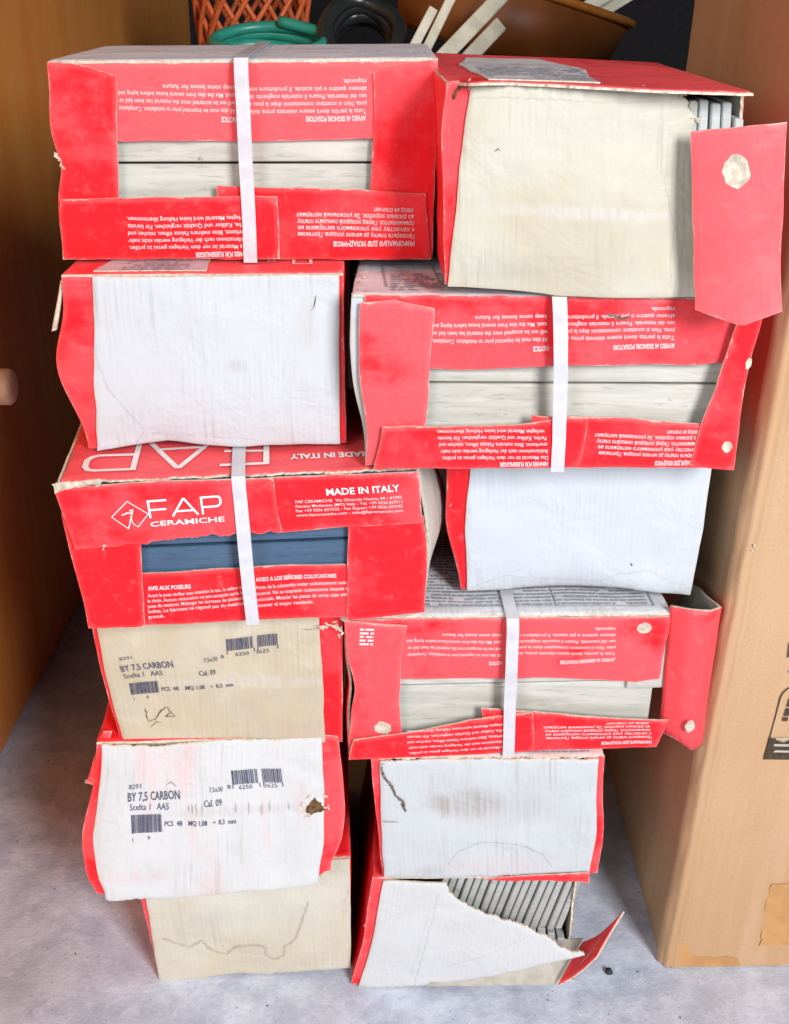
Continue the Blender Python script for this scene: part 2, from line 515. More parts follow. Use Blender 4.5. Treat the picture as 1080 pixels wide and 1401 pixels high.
def soft_line(name, parent, mp, pts, width, lift, mat, seed, amp=0.0006):
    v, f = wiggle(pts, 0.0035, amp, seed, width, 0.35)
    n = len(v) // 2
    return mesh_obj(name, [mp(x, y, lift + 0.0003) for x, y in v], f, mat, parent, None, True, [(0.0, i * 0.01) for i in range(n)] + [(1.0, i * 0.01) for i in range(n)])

def barcode(p, right, up, w, h, seed, guard=True, groups=((0, 1),)):
    """bars along direction right, height along up"""
    r = random.Random(seed); g = []
    p, right, up = Vector(p), Vector(right).normalized(), Vector(up).normalized()
    mod = w / 62.0
    for (a, b) in groups:
        x = a * w
        while x < b * w - mod:
            bw = mod * r.choice((0.9, 1, 1, 1.8, 2.6)); gap = mod * r.choice((0.8, 1, 1, 1.6))
            bw = min(bw, b * w - x)
            q = p + right * x
            g.append(quad2(*(tuple(t) for t in (q, q + right * bw, q + right * bw + up * h, q + up * h))))
            x += bw + gap
    if guard:
        for (a, b) in groups:
            for x in (a * w, b * w - mod):
                q = p + right * x - up * h * 0.28
                g.append(quad2(*(tuple(t) for t in (q, q + right * mod, q + right * mod + up * h * 0.3, q + up * h * 0.3))))
    return g

def gibber_rows(poly_rows, seed, gap=0.3):
    """illegible table print: rows of short dashes. poly_rows = list of (p0, p1, thickness)"""
    r = random.Random(seed); g = []
    for p0, p1, t in poly_rows:
        p0, p1 = Vector(p0), Vector(p1); d = p1 - p0; L = d.length
        if L < 1e-6: continue
        d.normalize(); up = Vector((-d.y, d.x)); x = 0
        while x < L:
            w = min(r.uniform(0.0025, 0.010), L - x)
            if r.random() > 0.12:
                a = p0 + d * x
                g.append(quad2(*(tuple(q) for q in (a, a + d * w, a + d * w + up * t, a + up * t))))
            x += w + r.uniform(0.0010, 0.0024)
    return g

def scuff(parent, mp, c, ru, rv, lift, mat, seed, name='worn_patch'):
    r = random.Random(seed); n = 30
    ol = []
    for i in range(n):
        t = 2 * math.pi * i / n
        q = 1.0 + 0.16 * noise.noise(Vector((math.cos(t) * 1.4 + seed, math.sin(t) * 1.4, 0.0))) + r.uniform(-0.05, 0.05)
        ol.append((c[0] + ru * math.cos(t) * q, c[1] + rv * math.sin(t) * q))
    return panel(name, parent, mp, ol, lift, 0.0004, (mat, mat, mat), step=0.006, torn=(), seed=seed, droop=0.0)

def tatter(parent, mp, spots, lift, seed, size=0.006, n=7, mat=None):
    size *= 0.72
    """frayed paper fibres: small curled scraps standing off the board"""
    r = random.Random(seed); V, Fs = [], []
    for (cu, cv) in spots:
        for i in range(n):
            a = r.uniform(0, 2 * math.pi); L = size * r.uniform(0.35, 0.95); w = size * r.uniform(0.10, 0.26)
            o = Vector((cu + r.uniform(-1, 1) * size * 0.5, cv + r.uniform(-1, 1) * size * 0.6))
            d = Vector((math.cos(a), math.sin(a))); s = Vector((-d.y, d.x)); b = len(V)
            lf = r.uniform(0.0004, size * 0.45)
            for q, l in ((o - s * w, 0.0005), (o + s * w, 0.0005), (o + d * L * 0.6 + s * w * 0.8, lf * 0.6), (o + d * L * 0.6 - s * w * 0.7, lf * 0.5), (o + d * L + s * w * r.uniform(-0.5, 0.5), lf)):
                V.append(mp(q.x, q.y, lift + l))
            Fs += [(b, b + 1, b + 2, b + 3), (b + 3, b + 2, b + 4)]
    o = mesh_obj('torn_edge', V, Fs, mat or M['torn'], parent, smooth=False); o['kind'] = 'stuff'
    return o

# ---------------------------------------------------------------- setting: floor, wall
def floor_mat():
    m, nt, p = new_mat('concrete_floor'); k = NT(nt)
    v = k.n('ShaderNodeTexCoord').outputs['Object']
    big = k.noise(v, 4.0, 5, 0.6); mid = k.noise(v, 19.0, 8, 0.72); fine = k.noise(v, 190.0, 4, 0.7)
    c = k.mix(k.ramp(mid, 0.32, 0.70), (0.46, 0.50, 0.62), (0.74, 0.79, 0.92))
    c = k.mix(k.ramp(big, 0.4, 0.75, 0, 0.55), c, (0.46, 0.47, 0.50))
    c = k.mix(k.ramp(k.noise(v, 42.0, 5, 0.7), 0.54, 0.72, 0, 0.5), c, (0.80, 0.80, 0.86))
    c = k.mix(k.ramp(fine, 0.58, 0.72, 0, 0.6), c, (0.26, 0.26, 0.32))
    c = k.mix(k.ramp(k.noise(v, 26.0, 3, 0.5), 0.70, 0.74, 0, 0.6), c, (0.14, 0.13, 0.15))
    k.link(c, p.inputs['Base Color'])
    p.inputs['Roughness'].default_value = 0.75
    p.inputs['Specular IOR Level'].default_value = 0.3
    h = k.math('ADD', k.math('MULTIPLY', mid, 0.6), k.math('MULTIPLY', fine, 0.25))
    k.link(k.bump(h, 0.7, 0.004), p.inputs['Normal'])
    return m
fl = mesh_obj('floor', [(-3, -3, 0), (3, -3, 0), (3, 4.2, 0), (-3, 4.2, 0)], [(0, 1, 2, 3)], floor_mat(), smooth=False)
tag(fl, kind='structure')
wl = mesh_obj('wall', [(-3, 3.6, -0.01), (3, 3.6, -0.01), (3, 3.6, 2.6), (-3, 3.6, 2.6), (-3, 3.7, -0.01), (3, 3.7, -0.01), (3, 3.7, 2.6), (-3, 3.7, 2.6)],
              [(0, 1, 2, 3), (5, 4, 7, 6), (3, 2, 6, 7), (0, 3, 7, 4), (2, 1, 5, 6)], plain('unlit_wall', (0.022, 0.021, 0.024), 0.9, 0.1), smooth=False)  # near-black colour stands in for the shade deep in the interior
tag(wl, kind='structure')

# a small dark stone and grit on the floor
def pebble(loc, r, seed, label):
    rr = random.Random(seed); V, Fs = [], []
    n, m_ = 9, 5
    for i in range(m_ + 1):
        ph = math.pi * i / m_
        for j in range(n):
            t = 2 * math.pi * j / n
            k_ = r * (0.8 + 0.35 * noise.noise(Vector((math.cos(t) * math.sin(ph) * 1.5 + seed, math.sin(t) * math.sin(ph) * 1.5, math.cos(ph) * 1.5))))
            V.append((loc[0] + k_ * math.cos(t) * math.sin(ph), loc[1] + k_ * math.sin(t) * math.sin(ph), loc[2] + r * 0.6 + 0.7 * k_ * math.cos(ph)))
    for i in range(m_):
        for j in range(n):
            Fs.append((i * n + j, (i + 1) * n + j, (i + 1) * n + (j + 1) % n, i * n + (j + 1) % n))
    o = mesh_obj('pebble', V, Fs, plain('dark_stone', (0.04, 0.04, 0.05), 0.6), None, loc=loc)
    return tag(o, label, 'stone')
pebble([(0.2423,0.9352,0.0)][0], 0.0055, 3, 'small dark pebble on the concrete floor beside the torn carton flap')

def grit():
    r = random.Random(5); V, Fs = [], []
    spots = [(r.uniform(-0.5, 0.42), r.uniform(0.78, 1.5)) for _ in range(260)]
    for x, y in spots:
        s = r.choice((0.0006, 0.0008, 0.001, 0.0016)) ; b = len(V); a = r.uniform(0, 6)
        for t in range(3): V.append((x + s * math.cos(a + t * 2.1), y + s * math.sin(a + t * 2.1), 0.0003))
        V.append((x, y, s * 1.1)); Fs += [(b, b + 1, b + 3), (b + 1, b + 2, b + 3), (b + 2, b, b + 3)]
    o = mesh_obj('grit', V, Fs, plain('floor_grit', (0.13, 0.12, 0.12), 0.9, 0.2, 0.5, 30), smooth=False)
    tag(o, 'fine dark grit scattered over the concrete floor', 'grit', kind='stuff')
grit()

# ---------------------------------------------------------------- big brown shipping box (right)
def kraft(name, col=(0.60, 0.385, 0.225), dark=(0.53, 0.315, 0.165)):
    m, nt, p = new_mat(name); k = NT(nt)
    uv = k.uv()
    big = k.noise(uv, 3.2, 4, 0.55)
    c = k.mix(k.ramp(big, 0.3, 0.72), dark, col)
    st = k.noise(k.mapping(uv, scale=(1, 0.03, 1)), 130.0, 3, 0.6)
    c = k.mix(k.ramp(st, 0.4, 0.75, 0, 0.22), c, (0.66, 0.44, 0.27))
    wide = k.noise(k.mapping(uv, scale=(1, 0.06, 1)), 16.0, 2, 0.5)
    c = k.mix(k.ramp(wide, 0.56, 0.62, 0, 0.20), c, (0.70, 0.50, 0.33))
    c = k.mix(k.ramp(k.noise(uv, 320.0, 3), 0.45, 0.75, 0, 0.25), c, (0.36, 0.21, 0.10))
    e = k.edge()
    c = k.mix(k.math('MULTIPLY', k.math('LESS_THAN', e, k.ramp(k.noise(uv, 60.0, 4), 0.4, 0.8, 0.0005, 0.006)), 0.5), c, (0.70, 0.53, 0.36))
    k.link(c, p.inputs['Base Color'])
    p.inputs['Roughness'].default_value = 0.6
    p.inputs['Specular IOR Level'].default_value = 0.3
    h = k.math('ADD', k.math('MULTIPLY', st, 0.35), k.math('MULTIPLY', k.noise(uv, 25.0, 5), 0.8))
    k.link(k.bump(h, 0.35, 0.0016), p.inputs['Normal'])
    return m
KR = kraft('brown_kraft'); KRm = (KR, M['inner'], M['core'])
TAPE = plain('brown_tape', (0.56, 0.29, 0.11), 0.30, 0.5, 0.1, 40)

def shipping_box():
    c = Carton([(0.334, 0.946, 1.12), (0.80, 0.962, 1.12), (0.302, 0.9434, 0.0), (0.752, 0.955, 0.0), 0.0, 0.455, 1.12, 0.47],
               amp=0.003, seed=21, dents=[((0.0, 0.22, 0.55), (0.05, 0.2, 0.35), (0.006, 0, 0))])
    t = empty('shipping_box', c.base(), 'tall brown corrugated shipping box standing right of the red cartons', 'box')
    fp = panel('front_panel', t, c.front, rect(0.012, c.w, 0.001, c.h), 0, 0.005, KRm, step=0.03, seed=1)
    panel('side_panel', t, c.left, rect(0.010, c.D, 0.001, c.h), 0, 0.005, KRm, step=0.03, seed=2)
    panel('side_panel', t, c.right, rect(0.006, c.D, 0.001, c.h), 0, 0.005, KRm, step=0.05, seed=3)
    panel('back_panel', t, c.back, rect(0.006, c.w - 0.006, 0.001, c.h), -0.001, 0.005, KRm, step=0.05, seed=4)
    panel('top_panel', t, c.top, rect(0.003, c.w - 0.003, 0.003, c.D - 0.003), 0.001, 0.005, KRm, step=0.05, seed=5)
    # rounded double crease running up the front left corner
    V, Fs, U = [], [], []
    prof = [(-0.0035, 0.014), (-0.0022, 0.0085), (0.0008, 0.0052), (0.0015, 0.0042), (0.0036, 0.0012), (0.0066, -0.0018), (0.0086, -0.0008), (0.0098, 0.0012), (0.0125, -0.0022), (0.0175, -0.0012)]
    nz = 90
    for i in range(nz + 1):
        z = 0.002 + (c.h - 0.004) * i / nz
        for (x, y) in prof:
            wv = 0.0009 * noise.noise(Vector((z * 25, x * 300, 3)))
            V.append(c.P(x + wv, y + wv, z)); U.append((x * 3, z))
    m_ = len(prof)
    for i in range(nz):
        for j in range(m_ - 1): Fs.append((i * m_ + j, i * m_ + j + 1, (i + 1) * m_ + j + 1, (i + 1) * m_ + j))
    mesh_obj('corner_crease', V, Fs, KR, t, None, True, U, [0.02] * len(V))
    # tape
    tp = (TAPE, TAPE, TAPE)
    panel('tape', fp, c.front, [(0.014, 0.003), (0.088, 0.003), (0.084, 0.015), (0.032, 0.018), (0.029, 0.034), (0.015, 0.036)], 0.0007, 0.0006, tp, step=0.02, droop=0, seed=8, torn=(2, 3))
    panel('tape', fp, c.front, [(0.104, 0.034), (0.36, 0.030), (0.36, 0.125), (0.101, 0.121)], 0.0008, 0.0006, tp, step=0.02, droop=0, seed=9, torn=(3,))
    # torn staple mark on the crease
    tatter(t, c.front, [(0.010, 0.522)], 0.002, 4, 0.005, 6, M['core_pale'])
    # print: letter, mark and the outlined symbol with chevron block
    g = [line_geo('L', (0.064, 0.404), (0.073, 0.404), 0.017)[:2]]
    put_print('printed_letter', fp, c.front, g, 0.0009, M['ink_brown'])
    sc = [(0.0735 + 0.006 * math.cos(t_) * (1 if i % 2 else 0.55), 0.3875 + 0.006 * math.sin(t_) * (1 if i % 2 else 0.55)) for i, t_ in enumerate([math.pi * q / 5 for q in range(10)])]
    put_print('printed_mark', fp, c.front, [(sc, [tuple(range(10))])], 0.0009, M['ink_brown'])
    x0, x1, y0, y1 = 0.0655, 0.136, 0.284, 0.372
    ring = [(x0, y0), (x0, y1 - 0.014)] + [(x0 + 0.014 - 0.014 * math.cos(a), y1 - 0.014 + 0.014 * math.sin(a)) for a in (0.4, 0.8, 1.2, 1.57)] + [(x1, y1), (x1, y0)]
    g = [stroke(ring, 0.0016, True)]
    yb = y0 + 0.028
    g.append(([(x0, y0), (x1, y0), (x1, yb), (x0 + 0.026, yb), (x0 + 0.016, yb - 0.007), (x0, yb)], [(0, 1, 2, 3, 4, 5)]))
    for i in range(4):
        x = x0 + 0.013 + i * 0.0095
        g += gibber_rows([((x, yb + 0.008 + (0.012 if i == 0 else 0)), (x, y1 - 0.010 - 0.004 * i), 0.0048)], 60 + i)
    put_print('printed_symbol', fp, c.front, g, 0.0009, M['ink_brown'])
    g = [stroke([(x0 + 0.007, y0 + 0.010), (x0 + 0.030, y0 + 0.010), (x0 + 0.034, y0 + 0.018), (x0 + 0.030, y0 + 0.026), (x0 + 0.007, y0 + 0.026)], 0.0026)]
    g.append(stroke([(x0 + 0.007, y0 + 0.018), (x0 + 0.026, y0 + 0.018)], 0.003))
    put_print('printed_symbol', fp, c.front, g, 0.0013, M['inner'])
shipping_box()

# ---------------------------------------------------------------- wooden door leaf (left) with its pale knob
def door():
    m, nt, p = new_mat('varnished_wood'); k = NT(nt)
    uv = k.uv()
    gr = k.noise(k.mapping(uv, scale=(1, 0.12, 1)), 24.0, 6, 0.65, dist=0.6)
    c = k.mix(k.ramp(gr, 0.28, 0.74), (0.86, 0.29, 0.05), (0.93, 0.40, 0.10))
    c = k.mix(k.ramp(k.noise(k.mapping(uv, scale=(1, 0.3, 1)), 5.0, 3), 0.45, 0.75, 0, 0.6), c, (0.88, 0.30, 0.08))
    c = k.mix(k.ramp(k.noise(k.mapping(uv, rot=(0, 0, 0.5), scale=(0.2, 4, 1)), 20.0, 4, 0.7), 0.68, 0.74, 0, 0.35), c, (0.72, 0.42, 0.20))
    k.link(c, p.inputs['Base Color'])
    p.inputs['Roughness'].default_value = 0.42
    k.link(k.bump(gr, 0.15, 0.002), p.inputs['Normal'])
    t = empty('wooden_door', (-0.56, 1.9, 0.0), 'orange brown wooden door leaf along the left edge', 'door')
    x0, x1 = -0.585, -0.545
    def leaf(name, y0, y1, z0, z1, dx):
        V = [(x, y, z) for x in (x0, x1 + dx) for y in (y0, y1) for z in (z0, z1)]
        Fs = [(0, 1, 3, 2), (4, 6, 7, 5), (0, 4, 5, 1), (2, 3, 7, 6), (1, 5, 7, 3), (0, 2, 6, 4)]
        mesh_obj(name, V, Fs, m, t, None, False, [(v[1], v[2]) for v in V])
    leaf('door_leaf', 0.48, 3.22, 0.004, 2.05, 0.0)
    # knob: turned profile along +x
    prof = [(0.0, 0.026), (0.004, 0.026), (0.006, 0.020), (0.030, 0.0205), (0.060, 0.0225), (0.070, 0.0225), (0.0745, 0.019), (0.076, 0.013), (0.0765, 0.0)]
    cy, cz = 1.345, 0.530; n = 24; V, Fs = [], []
    for (a, r) in prof:
        for j in range(n):
            tt = 2 * math.pi * j / n; V.append((x1 + a, cy + r * math.cos(tt), cz + r * math.sin(tt)))
    for i in range(len(prof) - 1):
        for j in range(n): Fs.append((i * n + j, i * n + (j + 1) % n, (i + 1) * n + (j + 1) % n, (i + 1) * n + j))
    mesh_obj('knob', V, Fs, plain('cream_knob', (0.93, 0.74, 0.50), 0.5), t)
door()

# ---------------------------------------------------------------- carton building blocks
RB = (M['core_pale'],)
def red(name, fade, seed): return red_card(name, fade, seed)
RED = {}
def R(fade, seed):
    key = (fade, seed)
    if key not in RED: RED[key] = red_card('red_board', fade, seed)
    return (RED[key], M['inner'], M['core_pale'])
WHITE = white_card('white_board', 1.0)
def Wm(m): return (m, M['inner'], M['core_pale'])

def shell(c, t, seed, left='red', right='red', top=None, topol=None, torn_top=(), fade=0.3, whitem=None):
    """sides, back, bottom and top of a carton; the front is built apart"""
    wm = Wm(whitem or WHITE)
    ms = {'red': R(fade, seed), 'white': wm}
    if left: panel('side_panel', t, c.left, rect(0.0035, c.D, 0.0, c.h - 0.0005), 0, 0.003, ms[left], seed=seed + 1, step=0.014)
    if right: panel('side_panel', t, c.right, rect(0.0035, c.D, 0.0, c.h - 0.0005), 0, 0.003, ms[right], seed=seed + 2, step=0.014)
    panel('back_panel', t, c.back, rect(0.004, c.w - 0.004, 0.0, c.h - 0.0005), -0.001, 0.003, ms['red'], seed=seed + 3, step=0.03)
    panel('bottom_panel', t, c.bottom, rect(0.0035, c.w - 0.0035, 0.0035, c.D - 0.005), -0.0005, 0.003, wm, seed=seed + 4, step=0.03)
    return panel('top_panel', t, c.top, topol or rect(0.0005, c.w - 0.0005, 0.0005, c.D - 0.001), 0.001, 0.003, top or ms['red'], seed=seed + 5, step=0.012, torn=torn_top)

def strap(c, t, u_top, u_bot, v0, lift, width=0.0114, top=True, bow=0.0):
    V, U, Fs = [], [], []
    path = []
    keep = c.amp; c.amp = keep * 0.3; lift += 0.0009
    n = 26
    for i in range(n + 1):
        f = i / n; v = v0 + (c.h + 0.002 - v0) * f
        u = u_bot + (u_top - u_bot) * f + bow * math.sin(math.pi * f)
        l = lift + 0.0007 * math.sin(f * 7 + c.seed)
        if f > 0.94: l -= (f - 0.94) / 0.06 * 0.004
        path.append((u, -l, v))
    if top:
        for i in range(1, 18):
            f = i / 17; path.append((u_top + (u_top - u_bot) * 0.25 * f, (c.D) * f, c.h + 0.0035))
    th = 0.0007
    for k_, (x, y, z) in enumerate(path):
        w = width / 2
        for s in (-1, -0.5, 0, 0.5, 1):
            V.append(c.P(x + s * w, y, z)); U.append((s * w, k_ * 0.006))
    m_ = 5; N = len(path)
    for i in range(N - 1):
        for j in range(m_ - 1): Fs.append((i * m_ + j, i * m_ + j + 1, (i + 1) * m_ + j + 1, (i + 1) * m_ + j))
    c.amp = keep
    o = mesh_obj('strap', V, Fs, M['strap'], t, None, False, U)
    so = o.modifiers.new('thickness', 'SOLIDIFY'); so.thickness = th; so.offset = 0
    return o

def tile_obj(c, x0, x1, y0, y1, z0, z1, mat, label, group, lean=0.0, bev=0.0009):
    """one ceramic tile as a bevelled slab in a carton's local space"""
    V, Fs = [], []
    xs = [x0, x0 + bev, x1 - bev, x1]; ys = [y0, y0 + bev, y1 - bev, y1]; zs = [z0, z0 + bev, z1 - bev, z1]
    idx = {}
    def vid(i, j, k_):
        key = (i, j, k_)
        if key not in idx:
            idx[key] = len(V)
            zc = zs[k_]; V.append(c.P(xs[i] + lean * (zc - z0), ys[j], zc))
        return idx[key]
    F6 = []
    for (i, fl_) in ((0, 0), (3, 1)):
        q = [vid(i, 1, 1), vid(i, 2, 1), vid(i, 2, 2), vid(i, 1, 2)]; F6.append(q if not fl_ else q[::-1])
    for (j, fl_) in ((0, 1), (3, 0)):
        q = [vid(1, j, 1), vid(2, j, 1), vid(2, j, 2), vid(1, j, 2)]; F6.append(q if not fl_ else q[::-1])
    for (k_, fl_) in ((0, 0), (3, 1)):
        q = [vid(1, 1, k_), vid(2, 1, k_), vid(2, 2, k_), vid(1, 2, k_)]; F6.append(q if not fl_ else q[::-1])
    # bevel strips: edges
    for a in (1, 2):
        pass
    for j, je in ((1, 0), (2, 3)):
        for k_, ke in ((1, 0), (2, 3)):
            F6.append([vid(1, je, k_), vid(2, je, k_), vid(2, j, ke), vid(1, j, ke)])
    for i, ie in ((1, 0), (2, 3)):
        for k_, ke in ((1, 0), (2, 3)):
            F6.append([vid(ie, 1, k_), vid(ie, 2, k_), vid(i, 2, ke), vid(i, 1, ke)])
    for i, ie in ((1, 0), (2, 3)):
        for j, je in ((1, 0), (2, 3)):
            F6.append([vid(ie, j, 1), vid(ie, j, 2), vid(i, je, 2), vid(i, je, 1)])
    for i, ie in ((1, 0), (2, 3)):
        for j, je in ((1, 0), (2, 3)):
            for k_, ke in ((1, 0), (2, 3)):
                F6.append([vid(ie, j, k_), vid(i, je, k_), vid(i, j, ke)])
    base = Vector(c.P((x0 + x1) / 2, (y0 + y1) / 2, z0))
    import bmesh
    me = bpy.data.meshes.new('tile')
    me.from_pydata([tuple(Vector(v) - base) for v in V], [], F6)
    bm = bmesh.new(); bm.from_mesh(me); bmesh.ops.recalc_face_normals(bm, faces=bm.faces); bm.to_mesh(me); bm.free()
    me.materials.append(mat)
    o = bpy.data.objects.new('tile', me); COL.objects.link(o); o.location = base
    return tag(o, label, 'tile', group)

IT_H = 'AVVISO AI SIGNORI POSATORI'
IT = ['Tutta la partita dovrà essere visionata prima della', 'posa. Non si accettano contestazioni dopo la posa e', 'uso del materiale. Posare il materiale scegliendo da', 'almeno quattro o più scatole. Il produttore non', 'risponde.']
EN = ['All tiles must be inspected prior to installation. Complaints', 'will not be accepted once the material has been laid or', 'used. Mix the tiles from several boxes before laying and', 'keep some boxes for future']
DE_H = 'HINWEIS FÜR FLIESENLEGER'
DE = ['Das Material ist vor dem Verlegen genau zu prüfen.', 'Reklamationen nach der Verlegung werden nicht mehr', 'anerkannt. Bitte mehrere Pakete öffnen, mischen und', 'Farbe, Kaliber und Qualität vergleichen. Für bereits', 'verlegtes Material wird keine Haftung übernommen.']
RU_H = 'ИНФОРМАЦИЯ ДЛЯ УКЛАДЧИКОВ'
RU = ['Проверьте плитку до начала укладки. Претензии', 'к качеству уже уложенного материала не', 'принимаются. Перед укладкой смешайте плитку', 'из разных коробок. За уложенный материал', 'завод не отвечает']
FR_H = 'AVIS AUX POSEURS'
FR = ['Avant la pose vérifier avec attention le ton, le calibre et', 'le choix. Aucune réclamation ne sera acceptée après la', 'pose du matériel. Mélanger les carreaux de plusieurs', 'boîtes. Le fabricant ne répond pas du matériel', 'posé.']
ES_H = 'AVISO A LOS SEÑORES COLOCADORES'
ES = ['Antes de la colocación revisar cuidadosamente todo el', 'material. No se aceptarán reclamaciones después de', 'colocado. Mezclar las piezas de varias cajas para', 'obtener el mejor resultado.']
ORD = ['rightmost', 'second from the right', 'third from the right', 'fourth from the right', 'fifth from the right', 'sixth from the right', 'seventh from the right', 'eighth from the right', 'ninth from the right', 'tenth from the right', 'eleventh from the right', 'twelfth from the right', 'fifth from the left', 'fourth from the left', 'third from the left', 'second from the left', 'leftmost']
G_TILES = 'tiles seen through the carton windows'
G_CARTONS = 'red and white tile cartons stacked in two columns'

# ================================================================ LEFT COLUMN, top: carton with window, printed upside down
def carton_L1():
    c = Carton([(-0.2832,0.9873,0.9278),(0.0307,0.9936,0.9333),(-0.2869,0.9873,0.7706),(0.0301,0.9936,0.772),0.02,0.3155,0.1593,0.215], amp=0.0018, seed=1, dents=[((0.0, 0.0, 0.075), (0.02, 0.05, 0.02), (0.006, 0.002, 0)), ((0.0, 0.1, 0.08), (0.03, 0.1, 0.06), (-0.004, 0, 0))])
    t = empty('tile_carton', c.base(), 'red carton with tile window and white strap, top of the left stack', 'carton', G_CARTONS)
    tp = shell(c, t, 11, 'red', 'red', Wm(white_card('label_board', 4.4, col=(0.78, 0.76, 0.84), age=0.1)), fade=0.1)
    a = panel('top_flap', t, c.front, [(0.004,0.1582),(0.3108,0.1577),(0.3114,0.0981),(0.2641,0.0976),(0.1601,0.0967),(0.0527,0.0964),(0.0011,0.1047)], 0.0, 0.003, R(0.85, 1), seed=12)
    paragraph(a, c.front, IT_H, [(0.2579,0.1164),(0.2074,0.1161)], IT, *[(0.2579,0.1215),(0.1608,0.1214)], [(0.2577,0.1444)][0], 0.0042, 0.0004, last=0.2)
    paragraph(a, c.front, 'NOTICE', [(0.1498,0.1157),(0.1379,0.1158)], EN, *[(0.1494,0.122),(0.0552,0.1241)], [(0.15,0.14)][0], 0.0042, 0.0004, last=0.62)
    panel('side_flap', t, c.front, [(0.0005,0.1587),(0.0263,0.1569),(0.0551,0.1484),(0.0527,0.1046),(0.0508,0.0511),(0.0489,0.004),(-0.0,0.0),(-0.0007,0.0782)], 0.0034, 0.003, R(0.2, 2), seed=13)
    panel('side_flap', t, c.front, [(0.263,0.1487),(0.2683,0.1531),(0.3143,0.1588),(0.3156,0.0807),(0.3149,0.0006),(0.2633,0.0054),(0.2621,0.0602),(0.2645,0.1209)], 0.0034, 0.003, R(0.22, 3), seed=14)
    b2 = panel('bottom_flap', t, c.front, [(0.1334,0.0614),(0.2203,0.059),(0.3077,0.0554),(0.3136,0.0006),(0.1323,-0.0001)], 0.0068, 0.003, R(0.0, 4), seed=15)
    paragraph(b2, c.front, RU_H, [(0.2994,0.0167),(0.2307,0.0159)], RU, *[(0.2992,0.0222),(0.2009,0.0238)], [(0.2981,0.0435)][0], 0.0042, 0.0072, last=0.33)
    b1 = panel('bottom_flap', t, c.front, [(0.003,0.0505),(0.0975,0.0524),(0.184,0.0536),(0.1849,0.0014),(0.0012,0.0)], 0.0102, 0.003, R(0.1, 5), seed=16)
    paragraph(b1, c.front, DE_H, [(0.1613,0.0082),(0.1138,0.0068)], DE, *[(0.1584,0.0138),(0.0581,0.0122)], [(0.1572,0.0378)][0], 0.0042, 0.0106, last=1)
    strap(c, t, [(0.1571,0.1571)][0][0], [(0.1605,0.0006)][0][0], -0.001, 0.0116)
    tatter(t, c.front, [(-0.0014,0.0842),(0.0005,0.0776)], 0.003, 8, 0.006, 9)
    zm = 0.0775
    tile_obj(c, 0.009, 0.308, 0.0065, 0.0148, 0.0035, zm, M['tile'], 'lower pale grey tile seen through the window of the top left carton', G_TILES)
    tile_obj(c, 0.008, 0.307, 0.0060, 0.0143, zm + 0.0020, zm + 0.074, M['tile'], 'upper pale grey tile seen through the window of the top left carton', G_TILES)
carton_L1()

